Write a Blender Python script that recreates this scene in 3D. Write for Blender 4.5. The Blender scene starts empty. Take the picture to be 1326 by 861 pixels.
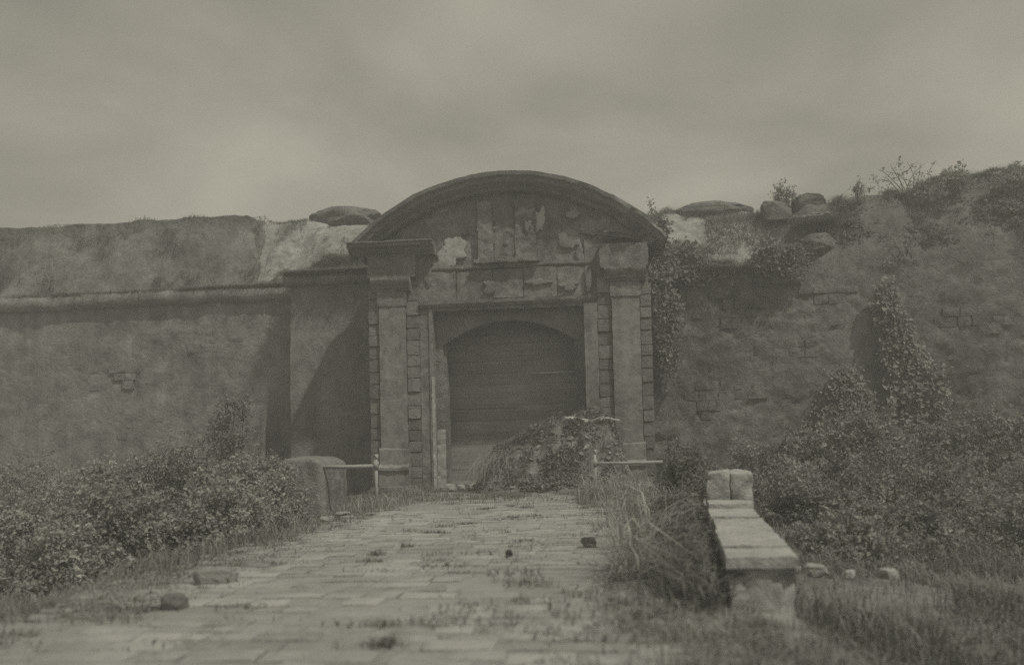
import bpy, math, random
import numpy as np
from mathutils import Matrix, Vector

random.seed(7)
rng = np.random.default_rng(11)
sc = bpy.context.scene
COL = sc.collection

# ------------------------------------------------------------------ camera
YAW, PITCH, ROLL = math.radians(6), math.radians(2), math.radians(1.4)
F = Vector((-math.sin(YAW) * math.cos(PITCH), math.cos(YAW) * math.cos(PITCH), math.sin(PITCH)))
R0 = Vector((math.cos(YAW), math.sin(YAW), 0))
U0 = R0.cross(F)
RV = R0 * math.cos(ROLL) - U0 * math.sin(ROLL)
UV = R0 * math.sin(ROLL) + U0 * math.cos(ROLL)
cam_d = bpy.data.cameras.new("camera")
cam = bpy.data.objects.new("camera", cam_d)
COL.objects.link(cam)
cam.matrix_world = Matrix(((RV.x, UV.x, -F.x, 2.75), (RV.y, UV.y, -F.y, -27.0), (RV.z, UV.z, -F.z, 1.55), (0, 0, 0, 1)))
cam_d.sensor_width = 36
cam_d.lens = 1050 / 1326 * 36
cam_d.shift_y = 107.5 / 1326
cam_d.clip_start = 0.1
cam_d.clip_end = 3000
cam_d.dof.use_dof = True
cam_d.dof.focus_distance = 25
cam_d.dof.aperture_fstop = 0.6
sc.camera = cam

# ------------------------------------------------------------------ world, sun, exposure
SUN = Vector((1.4, -1.1, 2.73)).normalized()        # towards the sun
TINT = (1.0, 0.963, 0.79, 1)
w = bpy.data.worlds.new("World"); sc.world = w; w.use_nodes = True
nt = w.node_tree; nt.nodes.clear()
def N(tree, t, **kw):
    n = tree.nodes.new(t)
    for k, v in kw.items(): setattr(n, k, v)
    return n
def L(tree, a, b): tree.links.new(a, b)
sky = N(nt, "ShaderNodeTexSky", sky_type='NISHITA')
sky.sun_disc = False
sky.sun_elevation = math.asin(SUN.z)
sky.sun_rotation = math.atan2(SUN.x, SUN.y)
sky.dust_density = 3.0
sky.air_density = 1.0
bw = N(nt, "ShaderNodeRGBToBW"); L(nt, sky.outputs[0], bw.inputs[0])
# thin uneven cloud veil: noise over a cloud plane, evening out the clear-sky gradient
tc = N(nt, "ShaderNodeTexCoord")
sep = N(nt, "ShaderNodeSeparateXYZ"); L(nt, tc.outputs['Generated'], sep.inputs[0])
def M(tree, op, a, b=None, c=None, clamp=False):
    n = N(tree, "ShaderNodeMath", operation=op, use_clamp=clamp)
    for i, v in enumerate((a, b, c)):
        if v is None: continue
        if isinstance(v, (int, float)): n.inputs[i].default_value = v
        else: L(tree, v, n.inputs[i])
    return n.outputs[0]
za = M(nt, 'MAXIMUM', sep.outputs[2], 0.0)
zb = M(nt, 'ADD', za, 0.22)
cx = M(nt, 'DIVIDE', sep.outputs[0], zb); cy = M(nt, 'DIVIDE', sep.outputs[1], zb)
cmb = N(nt, "ShaderNodeCombineXYZ"); L(nt, cx, cmb.inputs[0]); L(nt, cy, cmb.inputs[1])
n1 = N(nt, "ShaderNodeTexNoise"); n1.inputs['Scale'].default_value = 1.5; n1.inputs['Detail'].default_value = 4; n1.inputs['Roughness'].default_value = .45; n1.inputs['Distortion'].default_value = .25
L(nt, cmb.outputs[0], n1.inputs['Vector'])
veil = M(nt, 'MULTIPLY_ADD', n1.outputs[0], 9.0, .2)       # cloud brightness
skyv = M(nt, 'MULTIPLY_ADD', bw.outputs[0], 0.22, veil)
mul = N(nt, "ShaderNodeVectorMath", operation='SCALE'); mul.inputs[0].default_value = TINT[:3]; L(nt, skyv, mul.inputs['Scale'])
bg = N(nt, "ShaderNodeBackground"); L(nt, mul.outputs[0], bg.inputs[0]); bg.inputs[1].default_value = 0.088
wo = N(nt, "ShaderNodeOutputWorld"); L(nt, bg.outputs[0], wo.inputs[0])

sun_d = bpy.data.lights.new("sun", 'SUN'); sun_d.energy = 3.3; sun_d.angle = math.radians(1.5); sun_d.color = (1.0, .963, .79)
sun = bpy.data.objects.new("sun", sun_d); COL.objects.link(sun)
sun.rotation_euler = SUN.to_track_quat('Z', 'Y').to_euler()
sc.view_settings.view_transform = 'Standard'; sc.view_settings.look = 'None'
sc.view_settings.gamma = 1; sc.view_settings.use_curve_mapping = False
sc.view_settings.exposure = -0.42
sc.cycles.use_denoising = False

# ------------------------------------------------------------------ noise and mesh helpers
def _h(i, j, k, s):
    n = (i * 374761393 + j * 668265263 + k * 2147483647 + s * 974711) & 0xffffffff
    n = ((n ^ (n >> 13)) * 1274126177) & 0xffffffff
    n = ((n ^ (n >> 16)) * 2246822519) & 0xffffffff
    return ((n ^ (n >> 15)) & 0xffff) / 32767.5 - 1.0
def vnoise(P, s=0):
    P = np.asarray(P, float)
    Fl = np.floor(P).astype(np.int64); f = P - Fl; f = f * f * f * (f * (f * 6 - 15) + 10)
    r = 0
    for a in (0, 1):
        wa = f[:, 0] if a else 1 - f[:, 0]
        for b in (0, 1):
            wb = f[:, 1] if b else 1 - f[:, 1]
            for c in (0, 1):
                wc = f[:, 2] if c else 1 - f[:, 2]
                r = r + wa * wb * wc * _h(Fl[:, 0] + a, Fl[:, 1] + b, Fl[:, 2] + c, s)
    return r
def fbm(P, s=0, o=4):
    P = np.asarray(P, float); r = 0; a = 1.0
    for k in range(o):
        r = r + a * vnoise(P * 2 ** k + 17.3 * k, s + k); a *= .5
    return r
def fbm2(x, y, sc_=1., s=0, o=4):
    x = np.asarray(x, float); y = np.asarray(y, float)
    P = np.stack([x.ravel() * sc_, y.ravel() * sc_, np.full(x.size, 3.7)], 1)
    return fbm(P, s, o).reshape(x.shape)
def sstep(a, b, x):
    t = np.clip((np.asarray(x, float) - a) / (b - a), 0, 1); return t * t * (3 - 2 * t)

def mesh_np(name, V, FC, smooth=False, ang=28):
    """V (n,3); FC list of face arrays (m,k)"""
    if isinstance(FC, np.ndarray): FC = [FC]
    FC = [np.asarray(f, np.int64) for f in FC if len(f)]
    me = bpy.data.meshes.new(name)
    V = np.asarray(V, np.float32)
    me.vertices.add(len(V)); me.vertices.foreach_set("co", V.ravel())
    nl = sum(f.size for f in FC); npoly = sum(len(f) for f in FC)
    me.loops.add(nl); me.loops.foreach_set("vertex_index", np.concatenate([f.ravel() for f in FC]).astype(np.int32))
    tot = np.concatenate([np.full(len(f), f.shape[1]) for f in FC])
    st = np.concatenate([[0], np.cumsum(tot)[:-1]])
    me.polygons.add(npoly); me.polygons.foreach_set("loop_start", st.astype(np.int32))
    me.polygons.foreach_set("use_smooth", np.full(npoly, bool(smooth or ang)))
    me.update(calc_edges=True); me.validate()
    if ang and not smooth: me.set_sharp_from_angle(angle=math.radians(ang))
    return me
def obj(name, me, mat=None, parent=None, loc=None):
    o = bpy.data.objects.new(name, me); COL.objects.link(o)
    if mat is not None and me is not None and not me.materials: me.materials.append(mat)
    if parent is not None: o.parent = parent
    if loc is not None: o.location = loc
    return o
def tag(o, label=None, cat=None, group=None, kind=None):
    if label: o["label"] = label
    if cat: o["category"] = cat
    if group: o["group"] = group
    if kind: o["kind"] = kind
    return o
def empty(name, loc=(0, 0, 0), label=None, cat=None, group=None, kind=None):
    o = bpy.data.objects.new(name, None); COL.objects.link(o); o.location = loc
    return tag(o, label, cat, group, kind)
def rel(me, loc):
    """shift a mesh built in world coordinates so that its origin is loc"""
    me.transform(Matrix.Translation((-loc[0], -loc[1], -loc[2]))); return me

def lattice(nx, ny, nz):
    I = np.zeros((nx + 1, ny + 1, nz + 1), bool)
    I[0] = I[-1] = True; I[:, 0] = I[:, -1] = True; I[:, :, 0] = I[:, :, -1] = True
    idx = np.full(I.shape, -1); idx[I] = np.arange(I.sum())
    g = np.stack(np.meshgrid(np.linspace(0, 1, nx + 1), np.linspace(0, 1, ny + 1), np.linspace(0, 1, nz + 1), indexing='ij'), -1)
    V = g[I]
    fs = []
    def q(A, flip):
        f = np.stack([A[:-1, :-1], A[1:, :-1], A[1:, 1:], A[:-1, 1:]], -1).reshape(-1, 4)
        fs.append(f[:, ::-1] if flip else f)
    q(idx[0], True); q(idx[-1], False); q(idx[:, 0], False); q(idx[:, -1], True); q(idx[:, :, 0], True); q(idx[:, :, -1], False)
    return V, np.concatenate(fs)
def rough_box(b, res=.2, amp=.015, nscale=2.2, seed=0, name="block", soft=.0, fn=None, smooth=False):
    x0, x1, y0, y1, z0, z1 = b
    n = [max(1, int(round((d) / res))) for d in (x1 - x0, y1 - y0, z1 - z0)]
    V, Fq = lattice(*n)
    if soft:                                   # pull corners in: worn edges
        c = (V - .5) * 2; sz = np.array([x1 - x0, y1 - y0, z1 - z0]) / 2
        m = np.clip((np.abs(c) * sz - (sz - soft)) / soft, 0, 1)
        k = (m ** 2).sum(1)
        pull = np.where(k > 1, soft * .35 * (np.sqrt(np.maximum(k, 1)) - 1) * 2, 0)
        d = np.sign(c) * m; d /= np.maximum(np.linalg.norm(d, axis=1, keepdims=True), 1e-6)
        off = -d * pull[:, None]
    else: off = 0
    P = V * np.array([x1 - x0, y1 - y0, z1 - z0]) + np.array([x0, y0, z0]) + off
    if amp:
        P = P + amp * np.stack([fbm(P * nscale, seed + 10 * k, 3) for k in range(3)], 1)
    if fn is not None: P = fn(P)
    return mesh_np(name, P, Fq, smooth)
def grid_mesh(name, xs, ys, zf, smooth=True):
    X, Y = np.meshgrid(xs, ys, indexing='ij'); Zv = zf(X, Y)
    if isinstance(Zv, tuple): X, Y, Zv = Zv
    n, m = X.shape; idx = np.arange(n * m).reshape(n, m)
    f = np.stack([idx[:-1, :-1], idx[1:, :-1], idx[1:, 1:], idx[:-1, 1:]], -1).reshape(-1, 4)
    return mesh_np(name, np.stack([X, Y, Zv], -1).reshape(-1, 3), f, smooth)
def sweep(name, prof, path, frames, amp=.012, nscale=2.5, seed=0, fn=None, caps=True):
    """prof (k,2) closed; path (n,3); frames: (n,2,3) two axes per station"""
    prof = np.asarray(prof, float); k = len(prof); n = len(path)
    V = path[:, None, :] + prof[None, :, 0, None] * frames[:, None, 0, :] + prof[None, :, 1, None] * frames[:, None, 1, :]
    P = V.reshape(-1, 3)
    if amp: P = P + amp * np.stack([fbm(P * nscale, seed + 10 * j, 3) for j in range(3)], 1)
    if fn is not None: P = fn(P)
    idx = np.arange(n * k).reshape(n, k); nx = np.roll(idx, -1, 1)
    f = np.stack([idx[:-1], nx[:-1], nx[1:], idx[1:]], -1).reshape(-1, 4)
    fs = [f]
    if caps: fs += [idx[0][::-1][None], idx[-1][None]]
    return mesh_np(name, P, fs)
def densify(prof, d):
    out = []
    prof = [np.array(p, float) for p in prof]
    for a, b in zip(prof, prof[1:] + prof[:1]):
        n = max(1, int(np.linalg.norm(b - a) / d))
        for i in range(n): out.append(a + (b - a) * i / n)
    return np.array(out)
def xsweep(name, prof, x0, x1, step=.12, **kw):
    n = max(2, int((x1 - x0) / step) + 1)
    path = np.zeros((n, 3)); path[:, 0] = np.linspace(x0, x1, n)
    fr = np.zeros((n, 2, 3)); fr[:, 0, 1] = 1; fr[:, 1, 2] = 1
    return sweep(name, prof, path, fr, **kw)
def tube(name, pts, rad, seg=8, smooth=True):
    pts = np.asarray(pts, float); n = len(pts); rad = np.broadcast_to(np.asarray(rad, float), (n,))
    T = np.gradient(pts, axis=0); T /= np.linalg.norm(T, axis=1, keepdims=True)
    ref = np.array([0, 0, 1.]) if abs(T[0, 2]) < .9 else np.array([1., 0, 0])
    A = np.cross(T, ref); A /= np.linalg.norm(A, axis=1, keepdims=True); B = np.cross(T, A)
    th = np.linspace(0, 2 * np.pi, seg, endpoint=False)
    V = pts[:, None] + rad[:, None, None] * (np.cos(th)[None, :, None] * A[:, None] + np.sin(th)[None, :, None] * B[:, None])
    idx = np.arange(n * seg).reshape(n, seg); nx = np.roll(idx, -1, 1)
    f = np.stack([idx[:-1], idx[1:], nx[1:], nx[:-1]], -1).reshape(-1, 4)
    return mesh_np(name, V.reshape(-1, 3), [f, idx[0][None], idx[-1][::-1][None]], smooth)
def join(name, meshes, smooth=None):
    Vs, fs, o = [], {}, 0
    for me in meshes:
        v = np.empty(len(me.vertices) * 3, np.float32); me.vertices.foreach_get("co", v); Vs.append(v.reshape(-1, 3))
        for p in me.polygons: fs.setdefault(len(p.vertices), []).append([i + o for i in p.vertices])
        o += len(me.vertices)
        bpy.data.meshes.remove(me)
    return mesh_np(name, np.concatenate(Vs), [np.array(v) for v in fs.values()], bool(smooth))
def boulder(name, size, seed, sub=3, amp=.22, flat=.0):
    """angular rock: convex hull of random points, then cut finer and roughened"""
    import bmesh
    g = np.random.default_rng(seed * 13 + 5)
    n = {2: 16, 3: 34}.get(sub, 16)
    q = unit(g.normal(size=(n, 3))); q = np.sign(q) * np.abs(q) ** .6; q = q / np.abs(q).max(0) * g.uniform(1 - amp, 1, (n, 1))
    bm = bmesh.new()
    for p in q: bm.verts.new(p)
    r = bmesh.ops.convex_hull(bm, input=bm.verts)
    bmesh.ops.delete(bm, geom=[e for e in r['geom_interior'] if isinstance(e, bmesh.types.BMVert)], context='VERTS')
    if sub == 3: bmesh.ops.subdivide_edges(bm, edges=bm.edges, cuts=3, use_grid_fill=True)
    bmesh.ops.triangulate(bm, faces=bm.faces); bm.verts.index_update()
    P = np.array([v.co[:] for v in bm.verts]); Fc = np.array([[v.index for v in f.verts] for f in bm.faces]); bm.free()
    if sub == 3: P = P * (1 + .07 * fbm(P * 3 + seed, seed, 3))[:, None]
    P /= np.abs(P).max(0)
    return mesh_np(name, P * np.array(size) / 2, Fc, False, 14)

# ------------------------------------------------------------------ materials
def stone_mat(name, base, var=.35, streak=.25, scale=.45, bump=.35, patch=0.0, patch_v=.42, patch_t=.58, rough=.93, island=0., fine=14., courses=None, warm=0.):
    m = bpy.data.materials.new(name); m.use_nodes = True
    t = m.node_tree; t.nodes.clear()
    geo = N(t, "ShaderNodeNewGeometry")
    def noise(scale, detail=6, rough_=.6, vec=None, dist=0.):
        n = N(t, "ShaderNodeTexNoise"); n.inputs['Scale'].default_value = scale; n.inputs['Detail'].default_value = detail; n.inputs['Roughness'].default_value = rough_; n.inputs['Distortion'].default_value = dist
        L(t, vec or geo.outputs['Position'], n.inputs['Vector']); return n.outputs[0]
    big = noise(scale, 7, .62, dist=.4)
    mid = noise(scale * 6, 8, .68)
    mp = N(t, "ShaderNodeMapping"); mp.inputs['Scale'].default_value = (2.2, 2.2, .16); L(t, geo.outputs['Position'], mp.inputs[0])
    st = noise(1.0, 6, .65, mp.outputs[0])
    def amp_(x, a): return M(t, 'MULTIPLY_ADD', x, 2 * a, 1 - a)
    v = M(t, 'MULTIPLY', amp_(big, var * 2.4), amp_(mid, var * 2.4))
    v = M(t, 'MULTIPLY', v, amp_(st, streak * 2.0))
    v = M(t, 'MULTIPLY', v, amp_(noise(scale * 26, 6, .7), var * 1.1))
    if island:
        v = M(t, 'MULTIPLY', v, amp_(geo.outputs['Random Per Island'], island))
        oi = N(t, "ShaderNodeObjectInfo"); v = M(t, 'MULTIPLY', v, amp_(oi.outputs['Random'], island))
    v = M(t, 'MULTIPLY', v, base)
    if patch:
        pn = noise(scale * 1.7, 6, .6, dist=1.2)
        mask = N(t, "ShaderNodeMapRange"); mask.interpolation_type = 'SMOOTHSTEP'
        L(t, pn, mask.inputs[0]); mask.inputs[1].default_value = patch_t; mask.inputs[2].default_value = patch_t + .07
        mk = M(t, 'MULTIPLY', mask.outputs[0], patch)
        pv = M(t, 'MULTIPLY', amp_(mid, .4), patch_v)
        mx = N(t, "ShaderNodeMix"); mx.data_type = 'FLOAT'
        L(t, mk, mx.inputs[0]); L(t, v, mx.inputs[2]); L(t, pv, mx.inputs[3]); v = mx.outputs[0]
    v = M(t, 'MINIMUM', M(t, 'MAXIMUM', v, .035), .8)
    col = N(t, "ShaderNodeCombineXYZ")
    L(t, M(t, 'MULTIPLY', v, 1 + warm), col.inputs[0]); L(t, v, col.inputs[1]); L(t, M(t, 'MULTIPLY', v, 1 - warm), col.inputs[2])
    fn_ = noise(fine, 8, .7); f2 = noise(fine * .22, 6, .6)
    h = M(t, 'ADD', fn_, M(t, 'MULTIPLY', f2, 2.5))
    if courses:
        br = N(t, "ShaderNodeTexBrick"); br.inputs['Scale'].default_value = 1; br.inputs['Brick Width'].default_value = courses[0]; br.inputs['Row Height'].default_value = courses[1]; br.inputs['Mortar Size'].default_value = .03; br.inputs['Mortar Smooth'].default_value = .6
        sp = N(t, "ShaderNodeSeparateXYZ"); L(t, geo.outputs['Position'], sp.inputs[0])
        wob = M(t, 'MULTIPLY', mid, .12)
        cb = N(t, "ShaderNodeCombineXYZ"); L(t, M(t, 'ADD', sp.outputs[0], wob), cb.inputs[0]); L(t, M(t, 'ADD', sp.outputs[2], wob), cb.inputs[1]); L(t, cb.outputs[0], br.inputs['Vector'])
        h = M(t, 'SUBTRACT', h, M(t, 'MULTIPLY', br.outputs['Fac'], courses[2]))
    bp = N(t, "ShaderNodeBump"); bp.inputs['Strength'].default_value = bump; bp.inputs['Distance'].default_value = .06; L(t, h, bp.inputs['Height'])
    p = N(t, "ShaderNodeBsdfPrincipled"); p.inputs['Roughness'].default_value = rough; p.inputs['Specular IOR Level'].default_value = .15
    L(t, col.outputs[0], p.inputs['Base Color']); L(t, bp.outputs[0], p.inputs['Normal'])
    o = N(t, "ShaderNodeOutputMaterial"); L(t, p.outputs[0], o.inputs[0])
    return m
def leaf_mat(name, base, var=.3, trans=.35, tint=(1.0, 1.0, .97)):
    m = bpy.data.materials.new(name); m.use_nodes = True
    t = m.node_tree; t.nodes.clear()
    geo = N(t, "ShaderNodeNewGeometry")
    n = N(t, "ShaderNodeTexNoise"); n.inputs['Scale'].default_value = 1.1; n.inputs['Detail'].default_value = 3; L(t, geo.outputs['Position'], n.inputs['Vector'])
    v = M(t, 'MULTIPLY', M(t, 'MULTIPLY_ADD', geo.outputs['Random Per Island'], 2 * var, 1 - var), M(t, 'MULTIPLY_ADD', n.outputs[0], .9, .55))
    v = M(t, 'MULTIPLY', v, base)
    col = N(t, "ShaderNodeVectorMath", operation='SCALE'); col.inputs[0].default_value = tint; L(t, v, col.inputs['Scale'])
    p = N(t, "ShaderNodeBsdfPrincipled"); p.inputs['Roughness'].default_value = .75; p.inputs['Specular IOR Level'].default_value = .1
    L(t, col.outputs[0], p.inputs['Base Color'])
    tr = N(t, "ShaderNodeBsdfTranslucent"); L(t, col.outputs[0], tr.inputs[0])
    mx = N(t, "ShaderNodeMixShader"); mx.inputs[0].default_value = trans; L(t, p.outputs[0], mx.inputs[1]); L(t, tr.outputs[0], mx.inputs[2])
    o = N(t, "ShaderNodeOutputMaterial"); L(t, mx.outputs[0], o.inputs[0])
    return m
def wood_mat(name, base, var=.4):
    m = bpy.data.materials.new(name); m.use_nodes = True
    t = m.node_tree; t.nodes.clear()
    geo = N(t, "ShaderNodeNewGeometry"); oi = N(t, "ShaderNodeObjectInfo")
    mp = N(t, "ShaderNodeMapping"); mp.inputs['Scale'].default_value = (.35, 3, 9); L(t, geo.outputs['Position'], mp.inputs[0])
    n = N(t, "ShaderNodeTexNoise"); n.inputs['Scale'].default_value = 1.6; n.inputs['Detail'].default_value = 8; n.inputs['Roughness'].default_value = .65; L(t, mp.outputs[0], n.inputs['Vector'])
    n2 = N(t, "ShaderNodeTexNoise"); n2.inputs['Scale'].default_value = .9; n2.inputs['Detail'].default_value = 5; L(t, geo.outputs['Position'], n2.inputs['Vector'])
    v = M(t, 'MULTIPLY', M(t, 'MULTIPLY_ADD', n.outputs[0], 1.3, .35), M(t, 'MULTIPLY_ADD', oi.outputs['Random'], 2 * var, 1 - var))
    v = M(t, 'MULTIPLY', v, M(t, 'MULTIPLY_ADD', n2.outputs[0], 1.0, .5))
    v = M(t, 'MULTIPLY', v, base)
    col = N(t, "ShaderNodeCombineXYZ")
    for i in range(3): L(t, v, col.inputs[i])
    bp = N(t, "ShaderNodeBump"); bp.inputs['Strength'].default_value = .5; bp.inputs['Distance'].default_value = .01; L(t, n.outputs[0], bp.inputs['Height'])
    p = N(t, "ShaderNodeBsdfPrincipled"); p.inputs['Roughness'].default_value = .85; p.inputs['Specular IOR Level'].default_value = .2
    L(t, col.outputs[0], p.inputs['Base Color']); L(t, bp.outputs[0], p.inputs['Normal'])
    o = N(t, "ShaderNodeOutputMaterial"); L(t, p.outputs[0], o.inputs[0])
    return m
MT = dict(
    curtain=stone_mat("weathered_curtain_plaster", .22, .3, .24, .33, .8, patch=.5, patch_v=.29, patch_t=.56, fine=7),
    curtain_r=stone_mat("mossy_curtain_plaster", .14, .42, .2, .42, 1.0, patch=.45, patch_v=.27, patch_t=.57, fine=6),
    block=stone_mat("flank_plaster", .2, .24, .24, .4, .6, patch=.4, patch_v=.29, patch_t=.56),
    gate=stone_mat("gate_stone", .19, .36, .25, .55, .45, patch=.6, patch_v=.3, patch_t=.6),
    gate_dark=stone_mat("gate_dark_moulding", .17, .28, .2, .6, .45),
    pil=stone_mat("pilaster_plaster", .21, .32, .3, .6, .3, patch=.5, patch_v=.27, patch_t=.54),
    quoin=stone_mat("quoin_stone", .2, .22, .12, .9, .5, island=.2),
    white=stone_mat("whitewash_plaster", .4, .2, .15, .9, .3),
    parapet=stone_mat("overgrown_parapet", .17, .36, .15, .5, .9, patch=.4, patch_v=.22, patch_t=.57, fine=9),
    coping=stone_mat("coping_stone", .36, .2, .05, .9, .7, fine=10),
    rubble=stone_mat("rubble_stone", .3, .25, .05, 1.2, .6, island=.3),
    char=stone_mat("charred_lump", .05, .2, .0, 2., .6),
    darkstone=stone_mat("dark_stone", .15, .25, .05, 1.0, .7),
    earth=stone_mat("dry_earth", .29, .28, .0, .6, .9, patch=.7, patch_v=.2, patch_t=.55, fine=8),
    ground=stone_mat("ground_soil", .2, .3, .0, .5, .9, fine=9),
    road=stone_mat("dusty_road", .28, .12, .0, .7, .6, patch=.4, patch_v=.3, patch_t=.58, fine=11),
    paver=stone_mat("paving_stone", .31, .13, .0, .8, .6, island=.13, fine=12),
    bank=stone_mat("grassy_bank", .13, .35, .0, .7, 1.0, fine=7),
    mound=stone_mat("clod_earth", .2, .3, .0, .9, 1.0, fine=6),
    wood=wood_mat("dark_boards", .27, .16), lightwood=wood_mat("pale_timber", .5, .1),
    iron=stone_mat("painted_iron", .32, .15, .0, 3., .15, rough=.6),
    leaf=leaf_mat("bush_leaves", .36), leafr=leaf_mat("scrub_leaves", .29), leafm=leaf_mat("mid_leaves", .23), leafx=leaf_mat("deep_dark_leaves", .2), leafd=leaf_mat("dark_leaves", .31), ivy=leaf_mat("ivy_leaves", .29, .35),
    grass=leaf_mat("green_grass", .25, .4), dry=leaf_mat("dry_grass", .4, .35), stem=stone_mat("stem_bark", .16, .2, .0, 2., .4),
)

# ------------------------------------------------------------------ foliage generators
def unit(v): return v / np.maximum(np.linalg.norm(v, axis=-1, keepdims=True), 1e-9)
def leaves(P, Nrm, size, jit=.7, asp=.62, fold=.18):
    """one folded diamond leaf (two triangles' worth of quads) at every point"""
    n = len(P)
    d = unit(Nrm + jit * rng.normal(size=(n, 3)))
    a = rng.normal(size=(n, 3)); a[:, 2] -= .5
    u = unit(a - (a * d).sum(1, keepdims=True) * d); v = np.cross(d, u)
    s = (size * np.clip(rng.lognormal(-.1, .38, n), .4, 2.0))[:, None]
    p0 = P; p2 = P + u * s
    p1 = P + u * s * .42 + v * s * asp / 2 + d * s * fold; p3 = P + u * s * .42 - v * s * asp / 2 + d * s * fold
    V = np.stack([p0, p1, p2, p3], 1).reshape(-1, 3)
    i = np.arange(n)[:, None] * 4
    return V, np.concatenate([i + np.array([[0, 1, 2]]), i + np.array([[0, 2, 3]])], 0)
def bush_points(c, r, n, nclump, seed, clump=.34, hollow=.35):
    g = np.random.default_rng(seed)
    d = unit(g.normal(size=(nclump, 3))); d[:, 2] = np.abs(d[:, 2]) * 1.05 - .12
    rad = g.uniform(hollow, 1.0, nclump) ** .6
    lump = 1 + .42 * fbm(d * 1.6 + seed * 3.1, seed, 2)
    cc = d * (rad * lump)[:, None]
    k = g.integers(0, nclump, n)
    cs = g.uniform(.5, 1.3, nclump)[k, None] * clump
    off = unit(g.normal(size=(n, 3))) * g.uniform(0.2, 1, (n, 1)) ** .5 * cs
    q = cc[k] + off * np.array([1, 1, .75])
    P = q * np.array(r) + np.array(c)
    return P, unit(off * .8 + q * .7 + np.array([0, 0, .55]))
def stems(c, r, n, seed, rad=.022):
    g = np.random.default_rng(seed); ms = []
    for i in range(n):
        a = g.uniform(0, 2 * np.pi); t = g.uniform(.5, .95)
        e = np.array(c) + np.array([math.cos(a) * r[0] * t * .8, math.sin(a) * r[1] * t * .8, r[2] * g.uniform(.45, .95)])
        b = np.array(c) + np.array([g.normal() * .12, g.normal() * .12, -.15])
        m_ = (b + e) / 2 + g.normal(size=3) * .15 * r[2]; m_[2] += .15 * r[2]
        s = np.linspace(0, 1, 7)[:, None]
        p = (1 - s) ** 2 * b + 2 * s * (1 - s) * m_ + s ** 2 * e
        ms.append(tube("s", p, np.linspace(rad, rad * .3, 7), 5))
    return join("stem", ms, True)
def shoots(r, n, seed):
    """long ragged twigs breaking the outline: leaf points along curved lines, plus the twigs"""
    g = np.random.default_rng(seed + 5000); pts = []; ms = []; R_ = np.array(r)
    for k in range(n):
        d = unit(g.normal(size=3)); d[2] = abs(d[2]) * .9 + .15; d = unit(d)
        b = d * R_ * g.uniform(.7, .95); ln = g.uniform(.18, .7) * max(.6, r[2] * .7)
        e = unit(d * .7 + g.normal(size=3) * .45 + np.array([0, 0, .5])) * ln
        tt_ = np.linspace(0, 1, 5)[:, None]; p = b + e * tt_ + np.array([0, 0, -.25 * ln]) * tt_ ** 2
        ms.append(tube("t", p, np.linspace(.008, .003, 5), 4))
        m_ = int(ln / .035); u_ = g.uniform(.1, 1, (m_, 1)); pts.append(b + e * u_ + np.array([0, 0, -.25 * ln]) * u_ ** 2 + g.normal(0, .025, (m_, 3)))
    return np.concatenate(pts), ms
def bush(name, c, r, n, label, seed, size=.085, mat='leaf', cat="bush", group=None, clump=.34, nclump=70, nstem=7, nshoot=90):
    t = empty(name, (c[0], c[1], c[2]), label, cat, group)
    P, Nn = bush_points((0, 0, 0), r, n, nclump, seed, clump)
    keep = P[:, 2] > -.25; sp_, ms = shoots(r, nshoot, seed)
    P = np.concatenate([P[keep], sp_]); Nn = np.concatenate([Nn[keep], np.tile([0, 0, .8], (len(sp_), 1)) + .6 * rng.normal(size=(len(sp_), 3))])
    V, Fc = leaves(P, Nn, size)
    obj("foliage", mesh_np("foliage", V, Fc, ang=0), MT[mat], t)
    g_ = np.random.default_rng(seed)
    for k_ in range(nstem): obj("stem", stems((0, 0, 0), r, 1, seed * 31 + k_), MT['stem'], t)
    tag(obj("twigs", join("twigs", ms, True), MT['stem'], t), kind="stuff")
    return t
def blades(P, h, wd, lean=.35, droop=.5, dirv=None):
    kp = np.hypot((P[:, 0] - 2.5) / .5, (P[:, 1] + 16.3) / 2.2) > 1          # trodden bare round the charred lump
    if not np.isscalar(h): h = np.asarray(h)[kp]
    P = P[kp]; n = len(P); h = np.broadcast_to(h, (n,)) * rng.uniform(.5, 1.25, n)
    a = rng.uniform(0, 2 * np.pi, n); dv = np.stack([np.cos(a), np.sin(a), np.zeros(n)], 1)
    if dirv is not None: dv = unit(dv + dirv)
    side = np.stack([-dv[:, 1], dv[:, 0], np.zeros(n)], 1)
    ln = np.abs(rng.normal(lean, lean * .5, n))
    w_ = (np.broadcast_to(wd, (n,)) * rng.uniform(.6, 1.3, n))[:, None]
    up = np.array([0, 0, 1.])
    b = P; m_ = P + dv * (ln * h * .35)[:, None] + up * (h * .62)[:, None]
    t = P + dv * (ln * h * (1 + droop))[:, None] + up * (h * (1 - .35 * droop * ln))[:, None]
    V = np.stack([b - side * w_, b + side * w_, m_ + side * w_ * .7, m_ - side * w_ * .7, t], 1).reshape(-1, 3)
    i = np.arange(n)[:, None] * 5
    return V, [i + np.array([[0, 1, 2, 3]]), i + np.array([[3, 2, 4]])]
def cat_mesh(name, parts):
    Vs, fs, o = [], {}, 0
    for V, Fc in parts:
        if not isinstance(Fc, list): Fc = [Fc]
        Vs.append(V)
        for f in Fc: fs.setdefault(f.shape[1], []).append(f + o)
        o += len(V)
    return mesh_np(name, np.concatenate(Vs), [np.concatenate(v) for v in fs.values()], ang=0)

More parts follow.
